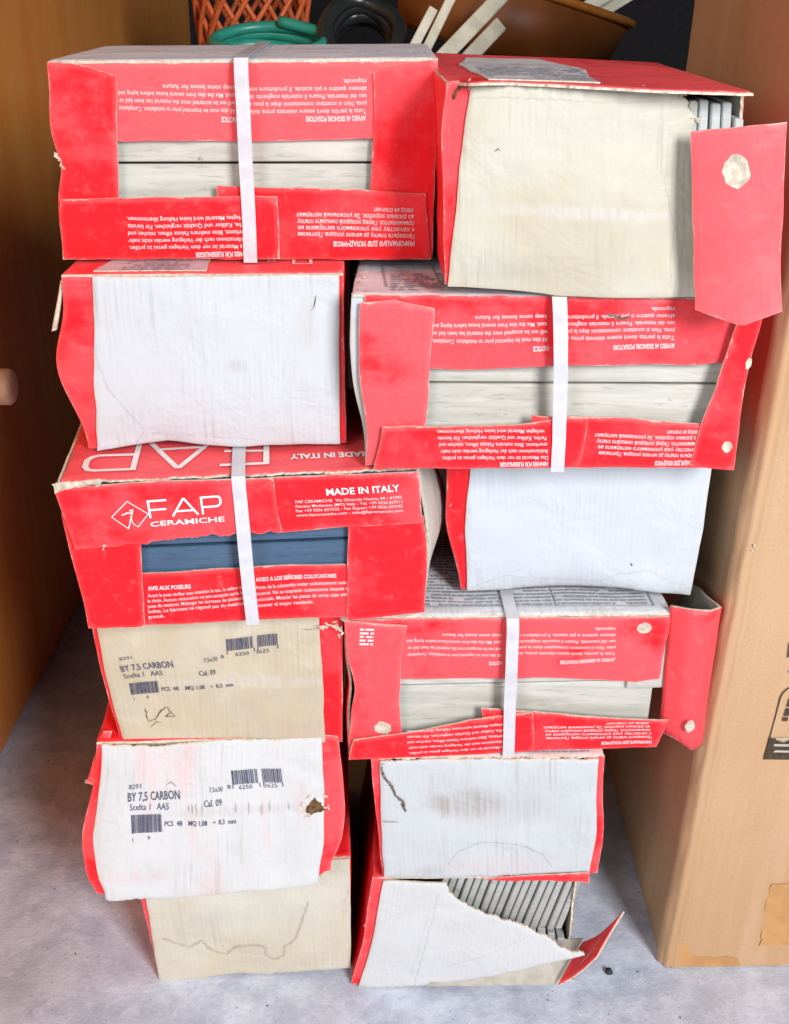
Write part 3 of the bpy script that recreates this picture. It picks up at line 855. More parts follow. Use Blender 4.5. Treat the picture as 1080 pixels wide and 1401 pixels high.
# ================================================================ RIGHT COLUMN, top: end view, corner torn open
def carton_R1():
    c = Carton([(0.0295,0.892,0.9254),(0.2618,0.8989,0.9186),(0.0373,0.8922,0.7728),(0.2773,0.8994,0.7635),0.03,0.2364,0.1544,0.315], amp=0.0028, seed=2, dents=[((0.19, 0.0, 0.08), (0.05, 0.06, 0.12), (0, 0.008, 0)), ((0.06, 0.0, 0.0), (0.06, 0.05, 0.018), (0, 0.006, 0.003)), ((0.0, 0.0, 0.153), (0.02, 0.03, 0.02), (0.004, 0.004, -0.003))])
    t = empty('tile_carton', c.base(), 'cream ended carton with torn corner and hanging red flap, top right', 'carton', G_CARTONS)
    front_edge = [(0.0026,0.0148),(0.0187,-0.0166),(0.052,-0.0065),(0.1053,-0.0121),(0.1566,-0.0242),(0.1971,-0.0234),(0.2308,-0.0142)]
    tol = front_edge + [(c.w - 0.001, c.D - 0.001), (0.001, c.D - 0.001)]
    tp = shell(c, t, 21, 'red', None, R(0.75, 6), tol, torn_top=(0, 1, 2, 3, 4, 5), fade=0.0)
    lab = panel('label_sheet', tp, c.top, [(0.0344,-0.0088),(0.1197,0.001),(0.1302,0.1275),(0.1084,0.261),(0.0401,0.2384),(0.0226,0.1334)], 0.0022, 0.0009, Wm(white_card('paper_label', 7.0, col=(0.70, 0.70, 0.75), age=0.15, grime=0.5)), seed=5, droop=0)
    rows = [((0.035, 0.010 + i * 0.0085), (0.125, 0.010 + i * 0.0085), 0.0035) for i in range(14)]
    put_print('printed_text', lab, c.top, gibber_rows(rows, 9), 0.0026, M['ink_grey'])
    # right side board, set back from the torn corner
    panel('side_panel', t, c.right, [(0.055, 0.0), (c.D, 0.0), (c.D, c.h - 0.001), (0.020, c.h - 0.001), (0.030, c.h - 0.03), (0.040, 0.06)], 0, 0.003, R(0.5, 7), torn=(3, 4, 5), seed=22)
    rs = panel('front_strip', t, c.front, [(-0.0,0.1539),(0.0124,0.1524),(0.0233,0.1513),(0.0155,0.0807),(0.009,-0.0014),(-0.0,0.0)], 0.0, 0.003, R(0.35, 8), seed=23, torn=(0,))
    W1 = white_card('cream_board', 2.0, col=(0.571, 0.549, 0.460), aged=(0.528, 0.480, 0.367), age=0.36, flute=0.45, grime=0.3,
                    smudge_and_light=[(0.05, 0.012, 0.10, 0.020, 0.35, (0.42, 0.38, 0.30)), (0.12, 0.062, 0.10, 0.008, 0.45, (0.66, 0.67, 0.70)), (0.17, 0.03, 0.02, 0.06, 0.4, (0.52, 0.45, 0.33))])  # the thin pale band is tape gloss painted into the board colour
    ep = panel('end_panel', t, c.front, [(0.0201,0.1527),(0.0528,0.1544),(0.1074,0.1535),(0.1745,0.1536),(0.1835,0.1483),(0.1882,0.1404),(0.1929,0.1313),(0.1897,0.126),(0.1928,0.0988),(0.1969,0.0609),(0.2006,-0.0004),(0.0858,-0.0061),(0.0459,-0.0038),(0.0022,-0.0011),(0.0104,0.0751)],
               0.0036, 0.003, Wm(W1), seed=24, torn=(0, 1, 2, 3, 4, 5, 6))
    tatter(ep, c.front, [(0.1823,0.1513),(0.1892,0.1424),(0.1934,0.1334),(0.0201,0.1532)], 0.004, 18, 0.006, 7)
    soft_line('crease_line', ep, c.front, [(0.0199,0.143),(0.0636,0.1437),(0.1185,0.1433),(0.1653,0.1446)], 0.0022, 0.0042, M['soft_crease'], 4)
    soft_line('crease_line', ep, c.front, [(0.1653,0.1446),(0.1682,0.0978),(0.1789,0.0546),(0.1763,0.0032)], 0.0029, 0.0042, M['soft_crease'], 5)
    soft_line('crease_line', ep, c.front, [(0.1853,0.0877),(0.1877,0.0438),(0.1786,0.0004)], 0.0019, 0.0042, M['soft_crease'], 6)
    put_print('dent_mark', ep, c.front, [wiggle([(0.0391,0.1058),(0.0425,0.1081),(0.0441,0.1055)], 0.002, 0.0003, 7, 0.0012)], 0.0042, M['crack'])
    put_print('torn_gap', rs, c.front, [wiggle([(0.0201,0.1532),(0.0114,0.1523),(0.0075,0.1486),(0.0063,0.1419)], 0.002, 0.0006, 8, 0.0035)], 0.0006, M['hole'])
    # tiles standing on edge inside
    for i in range(7):
        x = c.w - 0.0045 - 0.0086 * (i + 1)
        top = 0.1465 - (0.012 if i == 0 else 0.001 * (i % 3))
        tile_obj(c, x, x + 0.0069, 0.004 + 0.002 * (i % 2), 0.305, 0.076, top, M['tile_edge_light'], 'pale tile on edge, ' + ORD[i] + ' in the top right carton', 'tiles on edge in the top right carton')
    # hanging flap
    p = [(0.2316,0.875,0.7542),(0.2941,0.868,0.7592),(0.214,0.884,0.894),(0.2808,0.876,0.9003)]
    mp, w, h = patch(*p, bow=0.004, amp=0.0022, seed=3, fold=lambda a, b: 0.012 * max(0, 0.20 + 0.10 * a - b) / 0.22 - 0.006 * max(0.0, 0.5 - b - 0.25 * a))
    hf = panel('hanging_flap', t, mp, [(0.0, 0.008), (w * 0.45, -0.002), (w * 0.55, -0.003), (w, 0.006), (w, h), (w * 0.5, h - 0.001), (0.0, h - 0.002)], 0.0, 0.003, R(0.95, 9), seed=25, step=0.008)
    scuff(hf, mp, (w * 0.47, h * 0.775), 0.0095, 0.0120, 0.0004, M['torn'], 31)
    soft_line('crease_line', hf, mp, [(0.002, h * 0.09), (w * 0.5, h * 0.15), (w * 0.98, h * 0.22)], 0.0019, 0.0004, M['soft_crease'], 9)
carton_R1()

# ================================================================ LEFT COLUMN, second: plain white end
def carton_L2():
    c = Carton([(-0.277,0.9394,0.7668),(-0.0449,0.9464,0.7694),(-0.276,0.9394,0.6128),(-0.0434,0.9464,0.6173),0.03,0.2325,0.1531,0.315], amp=0.0022, seed=3, dents=[((0.0, 0.0, 0.075), (0.016, 0.10, 0.034), (-0.013, 0, 0)), ((0.07, 0.0, 0.0), (0.035, 0.06, 0.018), (0, 0.006, 0.002)), ((0.19, 0.0, 0.0), (0.05, 0.06, 0.016), (0, 0.003, 0.001)), ((0.0, 0.0, 0.0), (0.018, 0.05, 0.03), (0.006, 0.0, 0.0))])
    t = empty('tile_carton', c.base(), 'carton with plain bluish white end, second from top in the left stack', 'carton', G_CARTONS)
    tp = shell(c, t, 31, 'red', 'red', R(0.75, 10), fade=0.0)
    lab = panel('label_sheet', tp, c.top, [(0.0254,0.0046),(0.1189,0.0051),(0.1175,0.0687),(0.0396,0.0704)], 0.0022, 0.0009, Wm(white_card('paper_label', 8.0, col=(0.576, 0.528, 0.571), age=0.05)), seed=6, droop=0)
    rows = [((0.048, 0.004 + i * 0.008), (0.10, 0.004 + i * 0.008), 0.003) for i in range(8)] + [((0.066 + 0.012 * i, 0.002), (0.069 + 0.012 * i, 0.06), 0.002) for i in range(4)]
    put_print('printed_text', lab, c.top, gibber_rows(rows, 19), 0.0026, M['ink_grey'])
    q = [(0.1898,0.0275),(0.2041,0.0272),(0.2036,0.0552),(0.1896,0.0555)]
    g = [stroke(q, 0.0026, True), line_geo('M', [(0.1738,0.0445)][0], [(0.1669,0.0447)][0], 0.007)[:2]]
    put_print('printed_mark', tp, c.top, g, 0.0016, M['ink_white'])
    panel('front_strip', t, c.front, [(-0.0001,0.1525),(0.0275,0.1524),(0.0256,0.0756),(0.0127,-0.0009),(-0.0,-0.0),(-0.0003,0.0823)], 0.0, 0.003, R(0.3, 11), seed=32)
    ws = white_card('white_board', 3.0, col=(0.571, 0.610, 0.646), aged=(0.528, 0.528, 0.539), age=0.08, flute=0.5, grime=0.12, smudge_and_light=[(0.20, 0.11, 0.012, 0.03, 0.35, (0.45, 0.42, 0.40)), (0.14, 0.075, 0.012, 0.008, 0.5, (0.40, 0.38, 0.38))])
    ep = panel('end_panel', t, c.front, [(0.0257,0.1524),(0.0695,0.1515),(0.1478,0.1523),(0.2289,0.1525),(0.228,0.0732),(0.2273,0.0001),(0.1397,-0.0004),(0.0758,0.0035),(0.0094,-0.0015),(0.0178,0.0363),(0.0221,0.0948)], 0.0036, 0.003, Wm(ws), seed=33)
    panel('front_strip', t, c.front, [(0.2234,0.1519),(0.2325,0.1531),(0.2325,0.0),(0.2203,0.0002)], 0.0, 0.003, R(0.0, 12), seed=35)
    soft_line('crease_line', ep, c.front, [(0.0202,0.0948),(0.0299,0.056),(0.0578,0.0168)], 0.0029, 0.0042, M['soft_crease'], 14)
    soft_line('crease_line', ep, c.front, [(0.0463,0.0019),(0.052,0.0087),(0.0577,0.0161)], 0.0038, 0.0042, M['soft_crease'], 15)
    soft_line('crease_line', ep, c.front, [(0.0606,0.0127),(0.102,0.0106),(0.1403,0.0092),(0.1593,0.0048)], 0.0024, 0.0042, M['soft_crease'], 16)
    put_print('pen_scratch', ep, c.front, [wiggle([(0.209,0.136),(0.2076,0.126),(0.205,0.1222)], 0.003, 0.0002, 17, 0.0008)], 0.0042, M['crack'])
    # narrow sliver of the side board standing off at the left
    p = [(-0.2927,0.945,0.7168),(-0.2885,0.944,0.7184),(-0.2801,0.944,0.7608),(-0.276,0.943,0.7624)]
    mp, w, h = patch(*p)
    panel('side_flap', t, mp, rect(0, w, 0, h), 0, 0.003, (M['core_pale'],) * 3, seed=36)
carton_L2()

# ================================================================ RIGHT COLUMN, second: window carton, crushed to the right
def carton_R2():
    c = Carton([(-0.0351,0.91,0.7615),(0.2927,0.91,0.7622),(-0.0274,0.91,0.6151),(0.287,0.91,0.6174),0,0.3211,0.1457,0.215], amp=0.0020, seed=4, dents=[((0.0, 0.03, 0.09), (0.014, 0.06, 0.05), (-0.004, 0, 0)), ((0.0, 0.0, 0.03), (0.02, 0.05, 0.03), (0.004, 0, 0)), ((0.31, 0.0, 0.07), (0.03, 0.06, 0.05), (-0.003, 0.004, 0))])
    t = empty('tile_carton', c.base(), 'red window carton leaning right under the torn cream carton', 'carton', G_CARTONS)
    wt = white_card('label_board', 5.4, col=(0.76, 0.74, 0.78), age=0.12, grime=0.3)
    tol = [(0.0,0.0),(0.0205,0.0104),(0.1246,0.0055),(0.3205,-0.0)] + [(c.w - 0.001, c.D - 0.001), (0.001, c.D - 0.001)]
    tp = shell(c, t, 41, 'white', 'red', Wm(wt), rect(0.0005, c.w - 0.0005, -0.002, c.D - 0.001), fade=0.0, whitem=white_card('white_board', 5.0, col=(0.636, 0.614, 0.567), age=0.1))
    fr = [(0.0203,0.099),(0.0645,0.1011),(0.0696,0.0223),(0.0262,0.0204)]
    g = [stroke(fr, 0.0012, True)]
    rows = [((fr[3][0] + 0.003, 0.008 + i * 0.0075), (fr[2][0] + 0.03, 0.008 + i * 0.0075), 0.003) for i in range(8)]
    put_print('printed_text', tp, c.top, g + gibber_rows(rows, 21), 0.0016, M['ink_grey'])
    tatter(tp, c.top, [(0.004, 0.006), (0.006, 0.03), (0.004, 0.055), (0.010, 0.003), (0.008, 0.045)], 0.002, 42, 0.006, 6)
    panel('end_strip', t, c.front, [(-0.0006,0.1457),(0.0206,0.1447),(0.0148,0.0021),(-0.0,-0.0),(-0.0024,0.0481),(-0.0023,0.1047)], -0.0002, 0.003, Wm(WHITE), seed=47)
    a = panel('top_flap', t, c.front, [(0.0092,0.1458),(0.1241,0.1459),(0.3196,0.1445),(0.3164,0.0897),(0.2935,0.0908),(0.1741,0.0884),(0.1263,0.0861),(0.0573,0.0848),(0.0099,0.0987)], 0.0034, 0.003, R(0.42, 13), seed=43)
    paragraph(a, c.front, IT_H, [(0.2564,0.1091),(0.2072,0.1062)], IT, *[(0.2556,0.1153),(0.1618,0.1131)], [(0.2525,0.1389)][0], 0.0042, 0.0038, last=0.2)
    paragraph(a, c.front, 'NOTICE', [(0.154,0.105),(0.1422,0.1043)], EN, *[(0.153,0.1118),(0.0617,0.1096)], [(0.1519,0.1312)][0], 0.0042, 0.0038, last=0.62)
    sf = panel('side_flap', t, c.front, [(0.006,0.1398),(0.0321,0.1425),(0.0631,0.1357),(0.0591,0.0867),(0.0548,0.0355),(0.053,0.001),(0.0006,0.0)], 0.0068, 0.003, R(0.72, 14), seed=44)
    b2 = panel('bottom_flap', t, c.front, [(0.1439,0.0473),(0.2206,0.0453),(0.2944,0.0393),(0.3158,0.0013),(0.1475,0.0003)], 0.0102, 0.003, R(0.05, 15), seed=45)
    paragraph(b2, c.front, RU_H, [(0.2924,0.008),(0.2519,0.0077)], RU, *[(0.2935,0.0134),(0.2029,0.0161)], [(0.2877,0.0346)][0], 0.0040, 0.0106, last=0.3)
    b1 = panel('bottom_flap', t, c.front, [(0.0169,0.0372),(0.066,0.0376),(0.1281,0.0394),(0.1649,0.0455),(0.1915,0.0457),(0.187,0.0019),(0.0083,-0.0006)], 0.0136, 0.003, R(0.1, 16), seed=46)
    paragraph(b1, c.front, DE_H, [(0.1592,0.0078),(0.118,0.0068)], DE, *[(0.1589,0.0131),(0.0684,0.0118)], [(0.1543,0.0369)][0], 0.0040, 0.0140, last=1)
    rf = panel('side_flap', t, c.front, [(0.3021,0.1286),(0.3209,0.1439),(0.32,0.0764),(0.3211,-0.0),(0.2824,0.0032),(0.2955,0.0711)], 0.0136, 0.003, R(0.0, 17), seed=48)
    scuff(rf, c.front, [(0.3123,0.0215)][0], 0.004, 0.005, 0.0140, M['torn'], 33)
    scuff(rf, c.front, [(0.3186,0.0942)][0], 0.0022, 0.005, 0.0140, M['torn'], 34)
    strap(c, t, [(0.1603,0.1451)][0][0], [(0.1679,0.0017)][0][0], -0.001, 0.0152, bow=0.001)
    put_print('dirt_mark', a, c.front, [wiggle([(0.1988,0.1323),(0.2119,0.1288),(0.2187,0.1307)], 0.002, 0.001, 20, 0.003)], 0.0040, M['crack'])
    put_print('dirt_mark', a, c.front, [wiggle([(0.1853,0.0991),(0.189,0.0967)], 0.002, 0.0005, 21, 0.0015)], 0.0040, M['crack'])
    zm = 0.069
    g_ = [(0.1211,0.0619)][0]
    lo = tile_obj(c, 0.012, 0.309, 0.0050, 0.0133, 0.0035, zm, M['tile'], 'lower pale grey tile in the window of the carton leaning right', G_TILES)
    tile_obj(c, 0.010, 0.307, 0.0045, 0.0128, zm + 0.0020, zm + 0.070, M['tile'], 'upper pale grey tile in the window of the carton leaning right', G_TILES)
carton_R2()

# ================================================================ LEFT COLUMN, third: brand side, upright print
def fap_letters(p0, p1, h, wst):
    """wide drawn letters F A P between baseline points p0, p1"""
    p0, p1 = Vector(p0), Vector(p1); d = p1 - p0; L = d.length; d.normalize(); up = Vector((-d.y, d.x))
    def T(x, y): return tuple(p0 + d * (x * L) + up * (y * h))
    e = wst / 2 / h; ex = wst / 2 / L
    g = []
    F_ = [[(0.02, 0), (0.02, 1 - e), (0.27, 1 - e)], [(0.02, 0.46), (0.25, 0.46)]]
    A_ = [[(0.32, 0), (0.485, 1 - e), (0.50, 1 - e), (0.665, 0)], [(0.375, 0.28), (0.61, 0.28)]]
    P_ = [[(0.73, 0), (0.73, 1 - e), (0.93, 1 - e), (0.965, 0.93), (0.985, 0.82), (0.985, 0.58), (0.965, 0.47), (0.93, 0.41), (0.73, 0.41)]]
    for s in F_ + A_ + P_: g.append(stroke([T(*q) for q in s], wst))
    return g

def diamond_logo(cx, hw, hh, ux=(1, 0)):
    """outlined diamond with a leaping sprig inside"""
    cx = Vector(cx); ux = Vector(ux).normalized(); uy = Vector((-ux.y, ux.x))
    def T(x, y): return tuple(cx + ux * (x * hw) + uy * (y * hh))
    w = hw * 0.06
    g = [stroke([T(-0.22, -0.98), T(-1, 0), T(0, 1), T(1, 0), T(0.32, -0.90), T(0.10, -0.62), T(0.06, -0.2), T(0.16, 0.18)], w)]
    g.append(stroke([T(-0.22, -0.98), T(-0.02, -0.45), T(0.14, 0.12)], w * 1.3))
    g.append(stroke([T(-0.42, 0.08), T(-0.12, 0.20), T(0.16, 0.16), T(0.20, 0.38), T(0.02, 0.34)], w * 1.5))
    return g

def carton_L3():
    c = Carton([(-0.2822,0.8754,0.6082),(0.0183,0.9086,0.6116),(-0.2724,0.8765,0.4693),(0.0264,0.9094,0.4703),0.11,0.3014,0.1404,0.215], amp=0.0019, seed=5, dents=[((0.305, 0.10, 0.072), (0.06, 0.085, 0.062), (0.036, 0, 0)), ((0.0, 0.0, 0.02), (0.03, 0.05, 0.04), (0.004, 0, 0))])
    t = empty('tile_carton', c.base(), 'red carton with FAP logo and blue tile window in the left stack', 'carton', G_CARTONS)
    tp = shell(c, t, 51, 'red', 'white', R(0.78, 18), rect(0.004, c.w - 0.0005, 0.0005, c.D - 0.001), fade=0.0, torn_top=(0,), whitem=white_card('cream_board', 6.0, col=(0.604, 0.582, 0.520), aged=(0.496, 0.456, 0.375), age=0.2, smudge_and_light=[(0.055, 0.085, 0.030, 0.04, 0.75, (0.30, 0.28, 0.27))]))
    # big upside-down logo on the top
    q = [(0.1787,0.026),(0.0106,0.0337)]
    q = [(0.176, 0.0245), (0.022, 0.0150)]
    g = fap_letters([(0.1786,0.0227)][0], [(0.0114,0.0369)][0], -0.062, 0.0055)
    put_print('printed_logo', tp, c.top, [([(x, max(0.006, y)) for x, y in v], f) for v, f in fap_letters((0.178, 0.078), (0.018, 0.078), 0.062, 0.0050)], 0.0016, M['ink_bold'])
    put_print('printed_text', tp, c.top, [line_geo('MADE IN ITALY', (0.262, 0.036), (0.196, 0.036), 0.011, 0.04)[:2]], 0.0016, M['ink_bold'])
    bf = panel('bottom_flap', t, c.front, [(0.0559,0.0504),(0.1431,0.0511),(0.236,0.0502),(0.2398,-0.0029),(0.1372,-0.0021),(0.0467,-0.0025)], 0.0, 0.003, R(0.0, 19), seed=52)
    paragraph(bf, c.front, FR_H, [(0.0604,0.0341),(0.0979,0.0351)], FR, *[(0.0593,0.0268),(0.1441,0.0313)], [(0.0569,0.0053)][0], 0.0040, 0.0004, last=0.17)
    paragraph(bf, c.front, ES_H, [(0.1556,0.0374),(0.2242,0.0383)], ES, *[(0.1549,0.03),(0.2361,0.0318)], [(0.1531,0.0122)][0], 0.0040, 0.0004, last=0.62)
    panel('side_flap', t, c.front, [(-0.0001,0.1132),(0.0295,0.0875),(0.0621,0.088),(0.0578,0.0504),(0.0526,-0.0021),(0.0005,-0.0008)], 0.0034, 0.003, R(0.08, 20), seed=53)
    panel('side_flap', t, c.front, [(0.2364,0.0938),(0.2984,0.0958),(0.3014,0.0),(0.2317,-0.0048),(0.2338,0.0452)], 0.0034, 0.003, R(0.12, 21), seed=54)
    b = panel('top_flap', t, c.front, [(0.1747,0.1392),(0.3001,0.1391),(0.2969,0.091),(0.2355,0.0903),(0.1771,0.0867)], 0.0068, 0.003, R(0.25, 22), seed=55, torn=())
    put_print('printed_text', b, c.front, [line_geo('MADE IN ITALY', *[(0.2226,0.1215),(0.2824,0.1229)], 0.0060, 0.022)[:2]], 0.0073, M['ink_bold'])
    addr = ['FAP CERAMICHE  Via Ghiarola Nuova, 44 - 41042', 'Fiorano Modenese (MO) Italy - Tel. +39 0536 837511', 'Fax +39 0536 837532 - Fax Export +39 0536 837542', 'www.fapceramiche.com - info@fapceramiche.com']
    q = [(0.1959,0.1151),(0.2833,0.116),(0.1955,0.1027)]
    paragraph(b, c.front, None, None, addr, q[0], q[1], q[2], 0.0029, 0.0072, last=1)
    a = panel('top_flap', t, c.front, [(-0.0002,0.1391),(0.0862,0.1418),(0.1796,0.1397),(0.1794,0.1117),(0.1818,0.09),(0.1536,0.0907),(0.0971,0.087),(0.0409,0.082),(0.0064,0.0809)], 0.0102, 0.003, R(0.28, 23), seed=56, torn=(4, 5, 6))
    put_print('printed_logo', a, c.front, fap_letters(*[(0.0731,0.1091),(0.1353,0.111)], 0.0165, 0.0018), 0.0107, M['ink_bold'])
    put_print('printed_text', a, c.front, [line_geo('CERAMICHE', *[(0.0737,0.1007),(0.1363,0.1033)], 0.0047, 0.015)[:2]], 0.0107, M['ink_bold'])
    d = [(0.0578,0.1126),(0.0725,0.1133)]
    put_print('printed_logo', a, c.front, diamond_logo(d[0], 0.0150, 0.0130, Vector(d[1]) - Vector(d[0])), 0.0107, M['ink_white'])
    strap(c, t, [(0.1508,0.139)][0][0], [(0.1484,0.0049)][0][0], 0.001, 0.0117)
    # torn upper left corner
    put_print('torn_gap', a, c.front, [wiggle([(0.0008,0.1383),(0.0145,0.1417),(0.0372,0.1427)], 0.003, 0.0006, 55, 0.0032)], 0.0106, M['hole'])
    tatter(a, c.front, [(0.0026,0.1416),(0.0148,0.1437),(0.0352,0.1415),(0.0317,0.0824)], 0.0106, 56, 0.005, 5)
    panel('tear_lip', a, c.front, [(-0.0006,0.1438),(0.0391,0.1467),(0.0383,0.142),(0.014,0.1391),(0.0002,0.135)], 0.0125, 0.0012, (M['torn'],) * 3, seed=57, torn=(0, 1, 2, 3, 4), rag=0.0012)
    zm = 0.0725
    tile_obj(c, 0.006, 0.300, 0.0050, 0.0133, 0.0035, zm, M['tile_dark'], 'lower slate blue tile in the window of the logo carton', G_TILES)
    tile_obj(c, 0.006, 0.300, 0.0062, 0.0145, zm + 0.0020, zm + 0.068, M['tile_dark'], 'upper slate blue tile in the window of the logo carton', G_TILES)
carton_L3()

# ================================================================ RIGHT COLUMN, third: plain white end with curled lower lip
def carton_R3():
    c = Carton([(0.0467,0.9609,0.603),(0.2838,0.9538,0.6091),(0.0649,0.9603,0.4641),(0.2799,0.9539,0.4676),-0.03,0.2262,0.1408,0.315], amp=0.0025, seed=6, dents=[((0.11, 0.0, -0.004), (0.08, 0.06, 0.020), (0, 0.009, 0.001)), ((0.0, 0.03, 0.07), (0.02, 0.06, 0.04), (-0.006, 0, 0)), ((0.18, 0, 0.012), (0.03, 0.05, 0.012), (0, -0.006, 0))])
    t = empty('tile_carton', c.base(), 'carton with clean white end and creased lower lip, middle of the right stack', 'carton', G_CARTONS)
    shell(c, t, 61, 'red', 'white', fade=0.0)
    rs = panel('front_strip', t, c.front, [(-0.0001,0.1401),(0.0225,0.1401),(0.0159,0.0686),(0.0131,0.0002),(-0.0,-0.0),(-0.0031,0.0685)], 0.0, 0.003, R(0.0, 24), seed=62)
    tatter(rs, c.front, [(0.0018,0.0911)], 0.001, 63, 0.003, 3, M['ink_white'])
    ws = white_card('white_board', 9.0, col=(0.579, 0.614, 0.661), aged=(0.528, 0.544, 0.588), age=0.05, flute=0.25, grime=0.08, smudge_and_light=[(0.11, 0.006, 0.10, 0.016, 0.5, (0.50, 0.50, 0.50)), (0.12, 0.10, 0.012, 0.010, 0.35, (0.50, 0.50, 0.54))])  # wide grey band at the bottom paints the shade of the bent lip
    ep = panel('end_panel', t, c.front, [(0.0206,0.1401),(0.1173,0.1408),(0.2257,0.1401),(0.2279,0.0702),(0.2263,-0.0008),(0.1943,0.0011),(0.1653,0.0039),(0.0931,0.0037),(0.0423,0.0006),(0.0058,0.0001),(0.0125,0.0686)], 0.0036, 0.003, Wm(ws), seed=64)
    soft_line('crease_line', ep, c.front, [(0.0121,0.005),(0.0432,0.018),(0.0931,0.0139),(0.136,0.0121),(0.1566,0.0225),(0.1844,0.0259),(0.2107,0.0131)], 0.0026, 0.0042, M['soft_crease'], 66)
    put_print('dent_mark', ep, c.front, [wiggle([(0.1656,0.0326),(0.1673,0.0296)], 0.001, 0.0003, 67, 0.002)], 0.0042, M['crack'])
carton_R3()

# ================================================================ shipping print on the carton ends
def end_print(parent, mp, P, lift, seed, mat):
    """P: dict of measured baseline points on the end board"""
    g = []
    for s, (a, b), cap, bold in P['lines']:
        g.append(line_geo(s, a, b, cap, bold)[:2])
    put_print('printed_text', parent, mp, g, lift, mat)
    for (p, q, up, h, grp, guard, sd) in P['bars']:
        p, q, up = Vector(p), Vector(q), Vector(up)
        put_print('printed_barcode', parent, mp, barcode(p, q - p, up - p, (q - p).length, h, sd, guard, grp), lift, mat)

# ================================================================ LEFT COLUMN, fourth: cream end with stock print
def carton_L4():
    c = Carton([(-0.2813,0.9227,0.4552),(-0.0464,0.9297,0.46),(-0.2709,0.923,0.3104),(-0.0489,0.9296,0.309),0.03,0.2286,0.1481,0.315], amp=0.0025, seed=7, dents=[((0.09, 0.0, 0.045), (0.06, 0.05, 0.03), (0, 0.004, 0)), ((0.0, 0.0, 0.0), (0.03, 0.05, 0.05), (0.006, 0, 0))])
    t = empty('tile_carton', c.base(), 'cream ended carton with faint stock print below the logo carton', 'carton', G_CARTONS)
    shell(c, t, 71, 'red', 'red', fade=0.0)
    panel('front_strip', t, c.front, [(0.2022,0.1464),(0.2286,0.1473),(0.2293,-0.0),(0.2079,-0.0)], 0.0, 0.003, R(0.0, 25), seed=72)
    panel('front_strip', t, c.front, [(-0.0003,0.1465),(0.0116,0.147),(0.0126,0.0659),(0.011,-0.0),(-0.0,0.0)], 0.0, 0.003, R(0.0, 26), seed=73)
    ws = white_card('cream_board', 12.0, col=(0.620, 0.574, 0.449), aged=(0.544, 0.464, 0.335), age=0.42, flute=0.45, grime=0.3,
                    smudge_and_light=[(0.15, 0.072, 0.13, 0.009, 0.45, (0.64, 0.63, 0.60)), (0.08, 0.03, 0.07, 0.03, 0.5, (0.52, 0.42, 0.27)), (0.17, 0.012, 0.05, 0.02, 0.5, (0.52, 0.38, 0.30))])  # pale band across the middle paints in the gloss of tape
    ep = panel('end_panel', t, c.front, [(0.0052,0.148),(0.1167,0.1476),(0.2068,0.1463),(0.2091,0.0801),(0.2123,0.0),(0.1047,-0.0009),(0.0035,-0.0009),(0.0042,0.0744)], 0.0036, 0.003, Wm(ws), seed=74)
    P = {'lines': [('8291', [(0.0209,0.0983),(0.0327,0.0997)], 0.0036, 0.0), ('BY 7,5 CARBON', [(0.0203,0.0851),(0.069,0.0901)], 0.0072, 0.012), ('Scelta 1   AA5', [(0.0211,0.0767),(0.0575,0.0804)], 0.0056, 0.004),
                   ('7,5x30', [(0.0983,0.0954),(0.112,0.0968)], 0.0044, 0.0), ('Cal. 09', [(0.092,0.0799),(0.1095,0.0822)], 0.0056, 0.006), ('PCS  48    MQ 1,08    ÷  8,3  mm', [(0.0546,0.062),(0.1257,0.0671)], 0.0046, 0.01),
                   ('8', [(0.1156,0.0984),(0.1184,0.0992)], 0.004, 0), ('6250', [(0.1294,0.1006),(0.1417,0.102)], 0.004, 0), ('3625', [(0.1486,0.1027),(0.1609,0.1041)], 0.004, 0), ('1        9', [(0.0258,0.0513),(0.0408,0.0529)], 0.0036, 0)],
         'bars': [(*[(0.1209,0.1064),(0.1693,0.1119),(0.1207,0.1224)], 0.0135, ((0, 0.54), (0.60, 1)), True, 5), (*[(0.0239,0.0573),(0.0516,0.0604),(0.0241,0.0733)], 0.0135, ((0, 1),), False, 6)]}
    end_print(ep, c.front, P, 0.0042, 1, M['ink_dark'])
    # gouged scribble
    put_print('gouge', ep, c.front, [wiggle([(0.0358,0.0418),(0.0374,0.0271),(0.0442,0.0297),(0.0528,0.0417),(0.0478,0.0357),(0.0574,0.0442),(0.0646,0.033),(0.0546,0.0331),(0.0623,0.0382)], 0.002, 0.0006, 71, 0.0011),
                                     wiggle([(0.038,0.0211),(0.046,0.0271),(0.0509,0.0262)], 0.002, 0.0005, 72, 0.0008)], 0.0043, M['crack'])
    put_print('pen_scratch', ep, c.front, [wiggle([(0.1907,0.1312),(0.196,0.1295),(0.2034,0.1309)], 0.003, 0.0002, 73, 0.0008)], 0.0043, M['crack'])
carton_L4()

